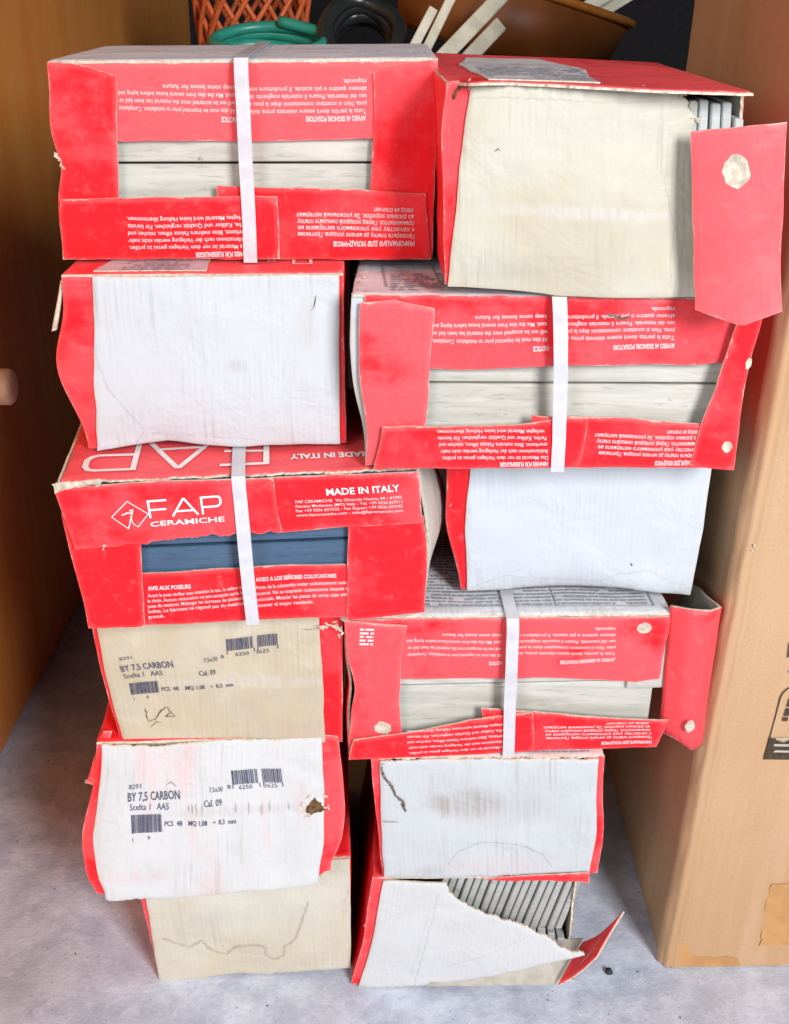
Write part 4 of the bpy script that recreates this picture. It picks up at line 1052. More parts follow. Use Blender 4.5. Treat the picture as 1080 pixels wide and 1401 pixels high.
# ================================================================ RIGHT COLUMN, fourth: window carton with sprung side flap
def carton_R4():
    c = Carton([(-0.046,0.9222,0.4573),(0.2626,0.9377,0.456),(-0.0429,0.9224,0.3039),(0.2597,0.9375,0.3097),0.05,0.306,0.1499,0.215], amp=0.0022, seed=8, dents=[((0.0, 0.0, 0.075), (0.02, 0.05, 0.02), (0.003, 0, 0))])
    t = empty('tile_carton', c.base(), 'red window carton with its right side flap sprung open', 'carton', G_CARTONS)
    wt = white_card('label_board', 15.4, col=(0.76, 0.77, 0.80), age=0.1, grime=0.3)
    tp = shell(c, t, 81, 'red', None, Wm(wt), rect(0.0005, c.w - 0.002, -0.002, c.D - 0.001), fade=0.1)
    fr = [(0.0888,0.0204),(0.2163,0.021),(0.3001,0.0224)]
    rows = [((0.075, 0.014 + i * 0.0062), (0.285, 0.014 + i * 0.0062), 0.0028) for i in range(26)]
    rows += [((0.040, 0.030 + i * 0.0062), (0.076, 0.030 + i * 0.0062), 0.0028) for i in range(22)]
    put_print('printed_text', tp, c.top, gibber_rows(rows, 83) + [stroke([(0.198, 0.012), (0.198, 0.12)], 0.0012), stroke([(0.290, 0.010), (0.290, 0.12)], 0.0012), stroke([(0.07, 0.011), (0.29, 0.011)], 0.0010)], 0.0016, M['ink_grey'])
    panel('end_strip', t, c.front, [(0.2638,0.1471),(0.3054,0.1491),(0.3138,0.064),(0.273,0.0643)], -0.0002, 0.003, Wm(white_card('white_board', 16.0, col=(0.522, 0.509, 0.456), age=0.2)), seed=87)
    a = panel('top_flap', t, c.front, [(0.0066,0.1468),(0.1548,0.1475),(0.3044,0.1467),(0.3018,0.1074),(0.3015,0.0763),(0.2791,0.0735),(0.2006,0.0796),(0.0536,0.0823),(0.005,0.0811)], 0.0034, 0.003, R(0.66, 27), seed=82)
    paragraph(a, c.front, IT_H, [(0.2547,0.1033),(0.2025,0.1011)], IT, *[(0.254,0.11),(0.1588,0.1109)], [(0.2512,0.1368)][0], 0.0041, 0.0038, last=0.2)
    paragraph(a, c.front, 'NOTICE', [(0.1475,0.1022),(0.1351,0.1016)], EN, *[(0.1471,0.1103),(0.059,0.1111)], [(0.1461,0.1319)][0], 0.0041, 0.0038, last=0.62)
    scuff(a, c.front, [(0.279,0.1349)][0], 0.007, 0.006, 0.0040, M['torn'], 84)
    sf = panel('side_flap', t, c.front, [(0.0006,0.1469),(0.0583,0.1408),(0.0536,0.104),(0.0508,0.0678),(0.0529,0.0219),(0.055,0.0047),(0.0007,-0.0),(0.0061,0.073)], 0.0068, 0.003, R(0.55, 28), seed=83)
    put_print('printed_block', sf, c.front, gibber_rows([(a_, b_, 0.0022) for a_, b_ in zip([(0.0145,0.1383),(0.0144,0.1344),(0.0143,0.1306),(0.0142,0.1267),(0.0141,0.1228)], [(0.0279,0.1381),(0.0279,0.1342),(0.0278,0.1304),(0.0278,0.1265),(0.0277,0.1226)])], 85), 0.0072, M['ink_white'])
    b2 = panel('bottom_flap', t, c.front, [(0.1301,0.0506),(0.1818,0.0448),(0.269,0.035),(0.3144,0.0318),(0.306,0.0),(0.1336,-0.0001)], 0.0102, 0.003, R(0.0, 29), seed=85)
    paragraph(b2, c.front, RU_H, [(0.2997,0.0092),(0.2499,0.0094)], RU, *[(0.299,0.0146),(0.1946,0.0167)], [(0.2941,0.0316)][0], 0.0034, 0.0106, last=0.4)
    b1 = panel('bottom_flap', t, c.front, [(0.0063,0.021),(0.0529,0.0278),(0.1177,0.04),(0.1796,0.0465),(0.1832,0.0023),(0.0899,-0.0001),(0.0007,-0.0009)], 0.0136, 0.003, R(0.05, 30), seed=86)
    paragraph(b1, c.front, None, None, DE, *[(0.1564,0.0112),(0.0594,0.0071)], [(0.1537,0.0363)][0], 0.0034, 0.0140, last=1)
    scuff(sf, c.front, [(0.035,0.0318)][0], 0.008, 0.007, 0.0080, M['torn'], 88)
    strap(c, t, [(0.1541,0.1483)][0][0], [(0.1574,0.0059)][0][0], 0.001, 0.0152)
    tatter(t, c.front, [(-0.0001,0.1469),(-0.0082,0.1439),(-0.015,0.1425),(-0.0031,0.1347)], 0.004, 89, 0.009, 7)
    zm = 0.070
    tile_obj(c, 0.006, 0.2985, 0.0050, 0.0133, 0.0035, zm, M['tile'], 'lower pale grey tile in the window below the sprung flap carton top', G_TILES)
    tile_obj(c, 0.006, 0.3040, 0.0035, 0.0118, zm + 0.0020, zm + 0.074, M['tile'], 'upper pale grey tile in the window of the carton with sprung flap', G_TILES)
    # sprung flap: leaves the side board, bulges out and turns back to the front
    top = [(0.3029,1.06,0.4265),(0.3044,1.0,0.4473),(0.3062,0.935,0.4629),(0.2945,0.925,0.4653),(0.2739,0.924,0.4671),(0.2573,0.936,0.4632)]
    bot = [(0.2967,1.02,0.2632),(0.307,0.99,0.285),(0.3066,0.935,0.3052),(0.2952,0.925,0.309),(0.2792,0.924,0.3216),(0.263,0.936,0.3231)]
    V, U, Fs, ed = [], [], [], []
    nz = 16; ks = []
    for i in range(len(top) - 1):
        for j in range(4): ks.append((i, j / 4))
    ks.append((len(top) - 2, 1.0))
    acc = 0
    for (i, f) in ks:
        pt = Vector(top[i]).lerp(Vector(top[i + 1]), f); pb = Vector(bot[i]).lerp(Vector(bot[i + 1]), f)
        for j in range(nz + 1):
            q = pb.lerp(pt, j / nz)
            q = q + noise.noise_vector(q * 24) * 0.0016
            V.append(q); U.append((acc, j / nz * 0.15)); ed.append(min(j, nz - j) / nz * 0.15)
        acc += 0.006
    m_ = nz + 1
    for i in range(len(ks) - 1):
        for j in range(nz): Fs.append((i * m_ + j, i * m_ + j + 1, (i + 1) * m_ + j + 1, (i + 1) * m_ + j))
    o = mesh_obj('sprung_flap', V, Fs, [R(0.45, 31)[0], M['inner'], M['core_pale']], t, None, True, U, ed)
    so = o.modifiers.new('thickness', 'SOLIDIFY'); so.thickness = 0.003; so.offset = -1; so.material_offset = 1; so.material_offset_rim = 2
    o['label'] = 'red side flap sprung away from the carton'
    # worn spot on it
    p = Vector([(0.2867,0.921,0.3428)][0])
    mp, w, h = patch(p + Vector((-0.007, -0.004, -0.007)), p + Vector((0.007, -0.004, -0.007)), p + Vector((-0.007, -0.004, 0.007)), p + Vector((0.007, -0.004, 0.007)))
    scuff(o, mp, (0.007, 0.007), 0.0045, 0.0065, 0.0005, M['torn'], 90)
carton_R4()

# ================================================================ LEFT COLUMN, fifth: white end with stock print, bulging forward
def carton_L5():
    c = Carton([(-0.2863,0.9149,0.3161),(-0.0531,0.9289,0.3181),(-0.2918,0.8646,0.1656),(-0.0492,0.8842,0.1776),0.06,0.2386,0.1532,0.315], amp=0.0025, seed=9, dents=[((0.0, 0.0, 0.055), (0.016, 0.06, 0.045), (-0.012, 0.004, 0)), ((0.24, 0.0, 0.08), (0.018, 0.06, 0.05), (0.006, 0.003, 0)), ((0.24, 0.0, 0.0), (0.02, 0.05, 0.03), (-0.010, 0.004, 0.006)), ((0.0, 0.0, 0.0), (0.014, 0.05, 0.014), (0.006, 0.0, 0.004))])
    t = empty('tile_carton', c.base(), 'white ended carton with bold stock print and torn hole, bulging forward', 'carton', G_CARTONS)
    shell(c, t, 91, 'red', 'red', fade=0.1)
    panel('front_strip', t, c.front, [(0.0007,0.1525),(0.0165,0.1527),(0.0198,0.0782),(0.0224,-0.0012),(-0.0,-0.0),(-0.0007,0.0794)], 0.0, 0.003, R(0.45, 32), seed=92)
    panel('front_strip', t, c.front, [(0.2152,0.1532),(0.2386,0.1532),(0.2386,0.0),(0.2143,-0.0009)], 0.0, 0.003, R(0.4, 33), seed=93)
    ws = white_card('white_board', 22.0, col=(0.620, 0.638, 0.653), aged=(0.560, 0.528, 0.506), age=0.16, flute=0.45, grime=0.45, pink=0.40, smudge_and_light=[(0.04, 0.022, 0.06, 0.010, 0.25, (0.72, 0.36, 0.36)), (0.14, 0.082, 0.11, 0.007, 0.35, (0.40, 0.36, 0.35))])
    ep = panel('end_panel', t, c.front, [(0.0057,0.1523),(0.056,0.1493),(0.1208,0.1531),(0.1571,0.1535),(0.2225,0.1529),(0.2221,0.0813),(0.2221,-0.004),(0.1632,-0.004),(0.0785,-0.004),(0.0504,-0.0015),(0.0098,-0.0023),(0.0079,0.0717)], 0.0036, 0.003, Wm(ws), seed=94, torn=(0, 1, 2, 3, 8, 9), rag=0.0010)
    P = {'lines': [('8291', [(0.0336,0.1092),(0.045,0.1094)], 0.0050, 0.0), ('BY 7,5 CARBON', [(0.033,0.0963),(0.0822,0.0974)], 0.0092, 0.012), ('Scelta 1   AA5', [(0.0346,0.0868),(0.0722,0.0869)], 0.0066, 0.004),
                   ('7,5x30', [(0.1115,0.1025),(0.1251,0.1026)], 0.0050, 0.0), ('Cal. 09', [(0.1058,0.088),(0.1237,0.0885)], 0.0068, 0.006), ('PCS  48    MQ 1,08    ÷  8,3  mm', [(0.0681,0.0703),(0.1379,0.0697)], 0.0050, 0.01),
                   ('8', [(0.1301,0.1046),(0.133,0.1052)], 0.0044, 0), ('6250', [(0.1409,0.1033),(0.1531,0.1035)], 0.0044, 0), ('3625', [(0.1647,0.1036),(0.1776,0.1037)], 0.0044, 0), ('1        9', [(0.0371,0.0561),(0.0547,0.0572)], 0.0040, 0)],
         'bars': [(*[(0.1345,0.1089),(0.1835,0.1088),(0.1338,0.1253)], 0.0150, ((0, 0.54), (0.60, 1)), True, 5), (*[(0.0363,0.0642),(0.066,0.0645),(0.0353,0.0831)], 0.0180, ((0, 1),), False, 6)]}
    end_print(ep, c.front, P, 0.0042, 1, M['ink_dark'])
    put_print('pen_mark', ep, c.front, [wiggle([(0.0699,0.1119),(0.0742,0.1153),(0.08,0.11)], 0.002, 0.0002, 95, 0.0009)], 0.0043, M['ink_dark'])
    # torn hole
    h = [(0.2054,0.0777),(0.2099,0.0859),(0.2143,0.0911),(0.22,0.0846),(0.2242,0.0766),(0.2169,0.0754),(0.2111,0.0727)]
    panel('torn_hole', ep, c.front, h, 0.0042, 0.0006, (M['hole'],) * 3, step=0.004, seed=96, torn=tuple(range(7)), rag=0.0016, droop=0)
    tatter(ep, c.front, [(0.1998,0.0842),(0.2011,0.0795),(0.2085,0.0929),(0.2216,0.0938),(0.2257,0.0811),(0.2068,0.073)], 0.0042, 97, 0.006, 4)
    sl = [(0.0908,0.0918),(0.0915,0.0836),(0.0943,0.0923),(0.0951,0.0812),(0.0979,0.0929),(0.0987,0.0788),(0.1036,0.0911),(0.1044,0.0814),(0.1094,0.0893),(0.1101,0.0841),(0.1366,0.0908),(0.1373,0.0802),(0.1495,0.0901),(0.1501,0.078),(0.1609,0.0864),(0.1616,0.075),(0.1624,0.0894),(0.163,0.0757),(0.1696,0.0905),(0.1702,0.0791),(0.1883,0.0879),(0.1889,0.0795)]
    g = [wiggle(sl[2 * i:2 * i + 2], 0.003, 0.0003, i, 0.0009) for i in range(len(sl) // 2)]
    put_print('scratch', ep, c.front, g, 0.0043, M['stain'])
    # side board corner sticking out at the upper left
    p = [(-0.2988,0.905,0.2728),(-0.2918,0.903,0.2745),(-0.2838,0.925,0.3226),(-0.2732,0.923,0.3242)]
    mp, w, h_ = patch(*p, amp=0.002, seed=8)
    panel('side_flap', t, mp, [(0, 0.002), (w, 0), (w, h_), (w * 0.2, h_)], 0, 0.003, R(0.5, 34), seed=98)
    tatter(t, mp, [(0.001, 0.004)], 0.001, 99, 0.004, 5)
carton_L5()

# ================================================================ RIGHT COLUMN, fifth: white end with dirt smudge
def carton_R5():
    c = Carton([(-0.0197,0.9125,0.3047),(0.2082,0.9171,0.3065),(-0.0073,0.9128,0.1539),(0.2137,0.9172,0.1593),0.02,0.2245,0.1493,0.315], amp=0.0025, seed=10, dents=[((0.105, 0.0, 0.085), (0.06, 0.06, 0.025), (0, 0.004, 0)), ((0.222, 0.0, 0.05), (0.02, 0.05, 0.04), (0.004, 0, 0))])
    t = empty('tile_carton', c.base(), 'dirt smudged white ended carton resting on the torn open carton', 'carton', G_CARTONS)
    tp = shell(c, t, 101, 'red', 'red', Wm(white_card('label_board', 25.0, col=(0.74, 0.70, 0.70), age=0.15)), rect(0.006, c.w - 0.001, 0.0, c.D - 0.001), torn_top=(0,), fade=0.0)
    put_print('printed_text', tp, c.top, gibber_rows([((0.05, 0.004 + 0.006 * i), (0.21, 0.004 + 0.006 * i), 0.0025) for i in range(7)], 102), 0.0016, M['ink_grey'])
    panel('front_strip', t, c.front, [(-0.0001,0.1484),(0.0181,0.1483),(0.0174,0.0746),(0.0122,-0.0003),(-0.0,-0.0),(-0.0009,0.084)], 0.0, 0.003, R(0.3, 35), seed=102)
    panel('front_strip', t, c.front, [(0.2048,0.1486),(0.2245,0.1484),(0.2243,0.0804),(0.2238,-0.001),(0.207,-0.0025)], 0.0, 0.003, R(0.35, 36), seed=103)
    ws = white_card('white_board', 27.0, col=(0.571, 0.598, 0.622), aged=(0.496, 0.496, 0.506), age=0.14, flute=0.5, grime=0.25,
                    smudge_and_light=[(0.085, 0.092, 0.055, 0.024, 0.85, (0.36, 0.31, 0.26)), (0.13, 0.085, 0.07, 0.03, 0.45, (0.42, 0.40, 0.40)), (0.12, 0.015, 0.09, 0.016, 0.3, (0.72, 0.46, 0.46)), (0.05, 0.01, 0.02, 0.012, 0.5, (0.35, 0.33, 0.33))])
    ep = panel('end_panel', t, c.front, [(0.0088,0.1458),(0.0714,0.1487),(0.1626,0.148),(0.2183,0.1467),(0.2167,0.0712),(0.2144,0.0042),(0.1496,0.002),(0.0579,-0.0005),(0.0017,0.0019),(0.0035,0.0748)], 0.0036, 0.003, Wm(ws), seed=104, torn=(0, 1, 2, 6), rag=0.0012)
    put_print('crack', ep, c.front, [wiggle([(0.0093,0.1423),(0.0124,0.1266),(0.0174,0.1177),(0.0196,0.107),(0.0262,0.098),(0.0275,0.0854)], 0.002, 0.0007, 105, 0.0030)], 0.0043, M['crack'])
    put_print('crack', ep, c.front, [wiggle([(0.0042,0.0748),(0.021,0.0736)], 0.003, 0.0003, 106, 0.0010)], 0.0043, M['crack'])
    soft_line('stain_line', ep, c.front, [(0.0678,0.0175),(0.0805,0.0362),(0.1046,0.0452),(0.1269,0.0447),(0.1493,0.0405),(0.1682,0.0286),(0.1769,0.011)], 0.0023, 0.0043, M['soft_stain'], 107)
    tatter(ep, c.front, [(0.0108,0.144),(0.0163,0.1213)], 0.0040, 108, 0.005, 4)
carton_R5()

# ================================================================ LEFT COLUMN, bottom: cream end with water stain
def carton_L6():
    c = Carton([(-0.2636,0.9189,0.1577),(-0.041,0.9323,0.163),(-0.2501,0.9198,-0.0028),(-0.0417,0.9323,0.0091),0.06,0.216,0.1575,0.315], amp=0.0020, seed=11, dents=[((0.09, 0.0, 0.0), (0.06, 0.05, 0.02), (0, 0.003, 0.002))])
    t = empty('tile_carton', c.base(), 'cream carton with a wavy water stain at the foot of the left stack', 'carton', G_CARTONS)
    shell(c, t, 111, 'red', 'red', fade=0.1)
    panel('front_strip', t, c.front, [(-0.0002,0.1566),(0.0142,0.1557),(0.0066,0.0004),(0.0002,0.0011)], 0.0, 0.003, R(0.3, 37), seed=112)
    ws = white_card('cream_board', 31.0, col=(0.653, 0.626, 0.536), aged=(0.608, 0.544, 0.424), age=0.38, flute=0.35, grime=0.25, smudge_and_light=[(0.09, 0.02, 0.10, 0.025, 0.45, (0.66, 0.58, 0.44)), (0.08, 0.085, 0.09, 0.02, 0.35, (0.50, 0.49, 0.46))])
    ep = panel('end_panel', t, c.front, [(0.007,0.1561),(0.106,0.1566),(0.2153,0.1566),(0.216,0.0777),(0.216,-0.0),(0.1829,0.0001),(0.1332,-0.0015),(0.1248,-0.0039),(0.092,-0.0006),(0.0006,-0.0011),(0.0044,0.0846)], 0.0036, 0.003, Wm(ws), seed=113, torn=(5, 6, 7), rag=0.0012)
    soft_line('stain_line', ep, c.front, [(0.0138,0.0656),(0.0265,0.0563),(0.0427,0.0487),(0.0547,0.0559),(0.0626,0.0427),(0.0777,0.035),(0.0883,0.0446),(0.1084,0.047),(0.1217,0.0437),(0.1223,0.0309),(0.1314,0.0215),(0.1415,0.027),(0.1439,0.0417),(0.1554,0.0491),(0.1608,0.0634),(0.1661,0.0776),(0.1698,0.0939),(0.1732,0.1039)], 0.0062, 0.0043, M['soft_stain'], 114)
    soft_line('stain_line', ep, c.front, [(0.2083,0.0971),(0.2145,0.1172)], 0.0026, 0.0043, M['soft_stain'], 115)
carton_L6()

# ================================================================ RIGHT COLUMN, bottom: torn open, tiles showing
def carton_R6():
    c = Carton([(-0.0178,0.914,0.1507),(0.2043,0.914,0.1582),(-0.0411,0.914,0.0005),(0.206,0.914,0.0048),0,0.2346,0.1527,0.315], amp=0.0020, seed=12, dents=[((0.0, 0.0, 0.06), (0.03, 0.06, 0.05), (0.004, 0, 0))])
    t = empty('tile_carton', c.base(), 'carton torn open over grey tiles at the foot of the right stack', 'carton', G_CARTONS)
    shell(c, t, 121, 'red', None, R(0.2, 38), [(0.001, 0.001), (c.w * 0.4, 0.001), (c.w - 0.002, -0.002), (c.w - 0.002, c.D - 0.002), (0.001, c.D - 0.002)], fade=0.1)
    panel('side_panel', t, c.right, [(0.030, 0.0), (c.D, 0.0), (c.D, c.h - 0.001), (0.006, c.h - 0.001), (0.012, 0.06)], -0.010, 0.003, (M['inner'], M['inner'], M['core_pale']), seed=126, torn=(3, 4))
    rs = panel('front_strip', t, c.front, [(-0.0,0.1527),(0.0242,0.1503),(0.0216,0.0624),(0.0172,0.0011),(-0.0009,0.0011),(0.0,0.0731)], 0.0, 0.003, R(0.35, 39), seed=122)
    tatter(rs, c.front, [(-0.0,0.0888),(0.0008,0.0678)], 0.001, 123, 0.004, 3, M['torn'])
    ws = white_card('white_board', 36.0, col=(0.636, 0.646, 0.653), aged=(0.576, 0.552, 0.522), age=0.1, flute=0.12, grime=0.12)
    # lower board of the opening, then the torn white board curling forward over it
    p = [(0.0419,0.908,0.0063),(0.1805,0.905,0.013),(0.0531,0.925,0.046),(0.2104,0.93,0.0562)]
    mp, w, h = patch(*p, amp=0.0012, seed=5)
    low = panel('lower_board', t, mp, [(0, 0), (w, 0), (w, h), (0, h)], 0, 0.003, (M['inner'], M['inner'], M['core_pale']), seed=124)
    dep = lambda u, v: 0.0
    def mpw(u, v, l=0.0):
        # right part swings forward and down along the slanting fold
        k = max(0.0, (u - 0.085)) * 0.13 * min(1.0, max(0.0, (0.17 - v) / 0.12))
        return c.front(u, v, l + k)
    ep = panel('end_panel', t, mpw, [(0.0121,0.1515),(0.0401,0.15),(0.0817,0.1474),(0.0919,0.1294),(0.1158,0.113),(0.1563,0.0984),(0.1925,0.0838),(0.2145,0.0694),(0.2341,0.0641),(0.2066,0.0529),(0.1626,0.0321),(0.119,0.0141),(0.075,0.0022),(0.0069,-0.0011),(0.0093,0.073)], 0.0036, 0.003, Wm(ws), seed=125, torn=(2, 3, 4, 5, 6, 7))
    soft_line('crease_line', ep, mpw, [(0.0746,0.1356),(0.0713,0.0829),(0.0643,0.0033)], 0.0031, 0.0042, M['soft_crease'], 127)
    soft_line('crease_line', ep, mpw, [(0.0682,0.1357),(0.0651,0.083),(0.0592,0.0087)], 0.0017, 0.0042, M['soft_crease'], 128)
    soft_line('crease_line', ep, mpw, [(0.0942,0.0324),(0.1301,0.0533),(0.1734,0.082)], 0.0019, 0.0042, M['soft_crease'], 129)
    # red flap pointing out to the right
    p = [(0.1794,0.9,0.0195),(0.2146,0.88,0.0827),(0.2065,0.925,0.057),(0.2396,0.9,0.125)]
    mp, w, h = patch(*p, bow=-0.003, amp=0.0016, seed=6)
    rf = panel('side_flap', t, mp, [(0, 0), (w * 0.9, 0.004), (w, h), (w * 0.5, h * 0.93), (0, h)], 0, 0.0025, R(0.3, 40), seed=128)
    put_print('scratch', rf, mp, [wiggle([(w * 0.35, h * 0.25), (w * 0.6, h * 0.5), (w * 0.62, h * 0.75)], 0.003, 0.0008, 130, 0.0016), wiggle([(w * 0.5, h * 0.3), (w * 0.8, h * 0.8)], 0.003, 0.0008, 131, 0.0012)], 0.0004, M['torn'])
    # red strip of the carton above folded over the opening
    panel('upper_strip', t, c.front, [(0.119,0.1527),(0.1819,0.1575),(0.2341,0.1594),(0.2352,0.1449),(0.2223,0.1481),(0.1511,0.1492)], 0.004, 0.002, R(0.2, 41), seed=129, torn=(4, 5), rag=0.001)
    # tiles on edge, leaning
    for i in range(17):
        ln = 0.17 + 0.0056 * i
        x = 0.079 + 0.0091 * i - ln * 0.072
        tile_obj(c, x, x + 0.0070, 0.012 + 0.0012 * ((i * 7) % 3), 0.300, 0.068, 0.1425 + 0.0006 * ((i * 5) % 3), M['tile_edge'], 'grey tile on edge, ' + ORD[16 - i] + ' in the torn open floor carton', 'tiles on edge in the torn open carton', lean=ln)
    for i in range(4):
        x = 0.186 + 0.0098 * i
        tile_obj(c, x, x + 0.0079, 0.014 + 0.003 * ((i * 5) % 3), 0.300, 0.004, 0.0660 - 0.004 * i, M['tile_edge'], 'low grey tile, ' + ORD[3 - i] + ' under the leaning tiles, torn floor carton', 'lower tiles in the torn open carton', lean=-0.12)
carton_R6()

# ================================================================ carton behind the top left one
def carton_rear():
    a = [(-0.2105,1.3,0.9224)][0]
    x0, z1 = a[0] + 0.004, 0.9155
    y0 = 1.222
    c = Carton([(x0 - 0.01, y0, z1), (x0 + 0.222, y0 + 0.006, z1 + 0.001), (x0 - 0.01, y0, z1 - 0.155), (x0 + 0.222, y0 + 0.006, z1 - 0.155), 0.02, 0.232, 0.155, 0.260], amp=0.0015, seed=14)
    t = empty('tile_carton', c.base(), 'carton mostly hidden behind the top left carton, frayed corner showing', 'carton', G_CARTONS)
    tp = shell(c, t, 131, 'red', 'red', Wm(white_card('label_board', 41.0, col=(0.480, 0.400, 0.441), age=0.2)), fade=0.3)
    panel('front_panel', t, c.front, rect(0.001, c.w - 0.001, 0, c.h - 0.001), 0, 0.003, R(0.6, 42), seed=132, step=0.02)
    tatter(tp, c.top, [(0.004, 0.12), (0.006, 0.16), (0.004, 0.20)], 0.001, 133, 0.008, 8)
    # two more layers carry it
    for k_ in range(5):
        zt = z1 - 0.157 - 0.1555 * k_
        if zt - 0.1545 < -0.01: break
carton_rear()

# ---------------------------------------------------------------- things heaped behind the stack
def box_mesh(name, x0, x1, y0, y1, z0, z1, mat, parent=None, loc=None):
    V = [(x, y, z) for x in (x0, x1) for y in (y0, y1) for z in (z0, z1)]
    Fs = [(0, 1, 3, 2), (4, 6, 7, 5), (0, 4, 5, 1), (2, 3, 7, 6), (1, 5, 7, 3), (0, 2, 6, 4)]
    return mesh_obj(name, V, Fs, mat, parent, smooth=False, loc=loc)

def tube(pts, r, n=10, closed=False):
    pts = [Vector(p) for p in pts]; V, Fs = [], []; N = len(pts)
    up = Vector((0, 0, 1)); prev = None
    for i in range(N):
        a = pts[max(0, i - 1)]; b = pts[min(N - 1, i + 1)]
        d = (b - a).normalized()
        s = d.cross(up if prev is None else prev)
        if prev is None:
            if s.length < 1e-3: s = d.cross(Vector((1, 0, 0)))
            s.normalize(); u = s.cross(d)
        else:
            u = (prev - d * prev.dot(d)).normalized(); s = d.cross(u)
        prev = u
        rr = r[i] if isinstance(r, (list, tuple)) else r
        for j in range(n):
            t = 2 * math.pi * j / n; V.append(pts[i] + s * (rr * math.cos(t)) + u * (rr * math.sin(t)))
    for i in range(N - 1):
        for j in range(n): Fs.append((i * n + j, (i + 1) * n + j, (i + 1) * n + (j + 1) % n, i * n + (j + 1) % n))
    Fs.append(tuple(range(n))); Fs.append(tuple(reversed(range((N - 1) * n, N * n))))
    return V, Fs

WOOD_D = plain('dark_bench_wood', (0.06, 0.04, 0.025), 0.7)
SH = 0.835
def bench():
    t = empty('workbench', (0.0, 1.95, 0.0), 'dark bench behind the cartons carrying hoses, basket and tub', 'bench')
    box_mesh('bench_top', -0.38, 0.52, 1.60, 2.35, SH - 0.03, SH, WOOD_D, t)
    for x in (-0.34, 0.48):
        for y in (1.64, 2.31): box_mesh('leg', x - 0.02, x + 0.02, y - 0.02, y + 0.02, 0.0, SH - 0.031, WOOD_D, t)
bench()

def coil(name, centre, rx, ry, tilt, turns, r, mat, label, seed, zs=0.012):
    rr = random.Random(seed); pts = []
    n = 36
    ph = rr.uniform(0, 6)
    for i in range(turns * n + 1):
        t = 2 * math.pi * i / n + ph; k_ = i / n
        s = 1.0 + 0.10 * noise.noise(Vector((math.cos(t), math.sin(t), k_ * 0.9 + seed))) + 0.05 * math.sin(k_ * 2.3)
        x = rx * s * math.cos(t); y = ry * s * math.sin(t)
        z = zs * k_ + 0.006 * noise.noise(Vector((t * 0.7, seed, 1)))
        # tilt the coil's plane towards the viewer
        pts.append(Vector(centre) + Vector((x, y * math.cos(tilt) - z * math.sin(tilt), y * math.sin(tilt) + z * math.cos(tilt))))
    V, Fs = tube(pts, r, 12)
    zmin = min(v.z for v in V)
    dz = SH + 0.0005 - zmin
    V = [v + Vector((0, 0, dz)) for v in V]
    o = mesh_obj(name, V, Fs, mat, None, loc=(centre[0], centre[1], SH))
    return tag(o, label, 'hose')
p = [(-0.187,1.78,0.9038)][0]
coil('garden_hose', p, 0.083, 0.056, 0.36, 5, 0.0082, plain('green_hose', (0.03, 0.30, 0.22), 0.35, 0.5, 0.15, 30), 'coiled teal green garden hose behind the top left carton', 3)
p = [(-0.0543,1.8,0.9044)][0]
coil('garden_hose', p, 0.050, 0.060, 0.75, 4, 0.0115, plain('black_hose', (0.022, 0.026, 0.026), 0.3, 0.5, 0.15, 30), 'coiled black hose beside the green one', 6)

def basket():
    m = plain('orange_plastic', (0.72, 0.16, 0.05), 0.45)
    p = [(-0.2521,2.02,0.9352)][0]
    t = empty('lattice_basket', (p[0], 2.05, SH), 'orange lattice basket behind the green hose', 'basket')
    cx, cy, r0, r1, h = p[0], 2.12, 0.080, 0.100, 0.190
    def ring(z, r, rad):
        return tube([(cx + r * math.cos(2 * math.pi * i / 40), cy + r * math.sin(2 * math.pi * i / 40), z) for i in range(41)], rad, 8)
    V, Fs = ring(SH + 0.006, r0, 0.005); mesh_obj('base_ring', V, Fs, m, t)
    V, Fs = ring(SH + h, r1, 0.006); mesh_obj('rim', V, Fs, m, t)
    for k_ in range(16):
        for s in (1, -1):
            a0 = 2 * math.pi * k_ / 16; pts = []
            for i in range(11):
                f = i / 10; a = a0 + s * 1.3 * f; r = r0 + (r1 - r0) * f + (0.0045 if s > 0 else 0)
                pts.append((cx + r * math.cos(a), cy + r * math.sin(a), SH + 0.006 + (h - 0.006) * f))
            V, Fs = tube(pts, 0.0045, 6); mesh_obj('lattice_bar', V, Fs, m, t)
basket()

def tub():
    m = plain('brown_tub', (0.26, 0.085, 0.020), 0.45, 0.4, 0.25, 9)
    rimm = plain('orange_rim', (0.62, 0.22, 0.035), 0.4)
    p = [(0.182,1.92,0.9222)][0]
    cx, cy = 0.155, 2.0
    t = empty('round_tub', (cx, cy, SH), 'round brown tub with orange rim holding pale sticks', 'tub')
    n = 56; rx, ry = 0.192, 0.17; V, Fs = [], []
    tilt = -0.27
    def T(x, y, z):  # leaning to the right
        return (cx + x * math.cos(tilt) - z * math.sin(tilt) - 0.0, cy + y, SH + 0.046 + z * math.cos(tilt) + x * math.sin(tilt))
    prof = [(0.0, 0.0), (0.84, 0.0), (0.88, 0.01), (1.0, 0.102), (0.965, 0.102), (0.85, 0.014), (0.0, 0.012)]
    for (k_, z) in prof:
        for j in range(n):
            a = 2 * math.pi * j / n; V.append(T(rx * k_ * math.cos(a), ry * k_ * math.sin(a), z))
    for i in range(len(prof) - 1):
        for j in range(n): Fs.append((i * n + j, i * n + (j + 1) % n, (i + 1) * n + (j + 1) % n, (i + 1) * n + j))
    mesh_obj('bowl', V, Fs, m, t)
    V, Fs = tube([T(rx * 1.0 * math.cos(2 * math.pi * i / 60), ry * math.sin(2 * math.pi * i / 60), 0.103) for i in range(61)], 0.0065, 8)
    mesh_obj('rim', V, Fs, rimm, t)
    return T
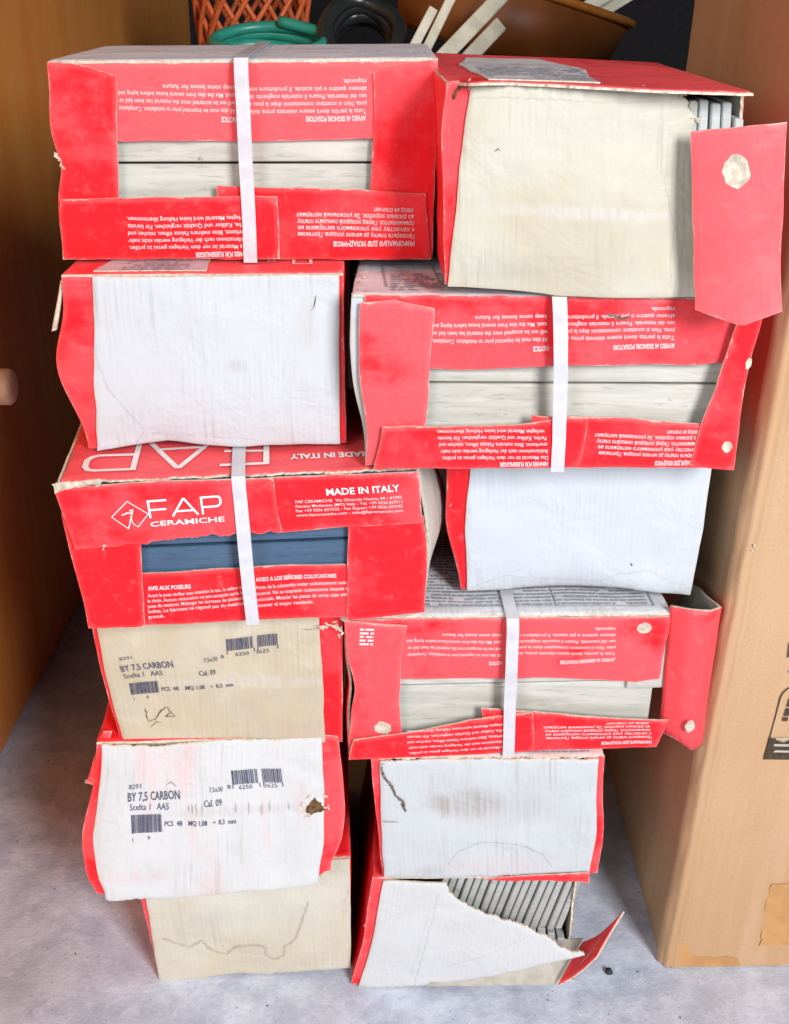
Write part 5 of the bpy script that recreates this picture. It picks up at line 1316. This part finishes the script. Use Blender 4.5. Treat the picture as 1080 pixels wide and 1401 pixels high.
T_ = tub()

STICK = plain('cream_stick', (0.80, 0.78, 0.62), 0.5, 0.4, 0.15, 40)
def stick(p0, p1, w, d, label):
    """square timber lath between two points"""
    p0, p1 = Vector(p0), Vector(p1); a = (p1 - p0).normalized()
    s = a.cross(Vector((0, 1, 0))).normalized(); u = s.cross(a).normalized(); V = []
    for q in (p0, p0 + (p1 - p0) * 0.5, p1):
        for (i, j) in ((-1, -0.8), (-0.8, -1), (0.8, -1), (1, -0.8), (1, 0.8), (0.8, 1), (-0.8, 1), (-1, 0.8)): V.append(q + s * (i * w / 2) + u * (j * d / 2))
    Fs = [tuple(reversed(range(8))), tuple(range(16, 24))]
    for b in (0, 8):
        for j in range(8): Fs.append((b + j, b + (j + 1) % 8, b + 8 + (j + 1) % 8, b + 8 + j))
    o = mesh_obj('wooden_lath', V, Fs, STICK, None, smooth=False, loc=tuple(p0))
    return tag(o, label, 'stick', 'cream laths behind the cartons')
q = [(0.0151,1.7,0.9007),(0.0439,1.74,0.9517),(0.0344,1.71,0.9004),(0.0744,1.76,0.9758),(0.0644,1.7,0.8994),(0.1457,1.76,0.9767),(0.1005,1.7,0.8998),(0.1373,1.73,0.9344)]
def down(a, b):
    a, b = Vector(a), Vector(b); d = (a - b) / min(-1e-6, (a.z - b.z)); return tuple(a + d * (SH + 0.008 - a.z))
for (i, j, w, lb) in ((0, 1, 0.013, 'short thin cream lath leaning leftmost before the brown tub'), (2, 3, 0.013, 'thin cream lath second from the left before the brown tub'),
                      (4, 5, 0.021, 'widest cream lath leaning across the brown tub'), (6, 7, 0.020, 'short cut cream lath, rightmost before the brown tub')):
    stick(down(q[i], q[j]), q[j], w, 0.012, lb)
for k_, (x, y) in enumerate(((0.085, 0.02), (0.115, 0.06))):
    a = T_(x - 0.05, y - 0.02, 0.020); b = T_(x + 0.115, y + 0.02, 0.190)
    stick(a, b, 0.02, 0.012, ('cream lath poking out of the tub over its rim, left one', 'cream lath poking out of the tub over its rim, right one')[k_])
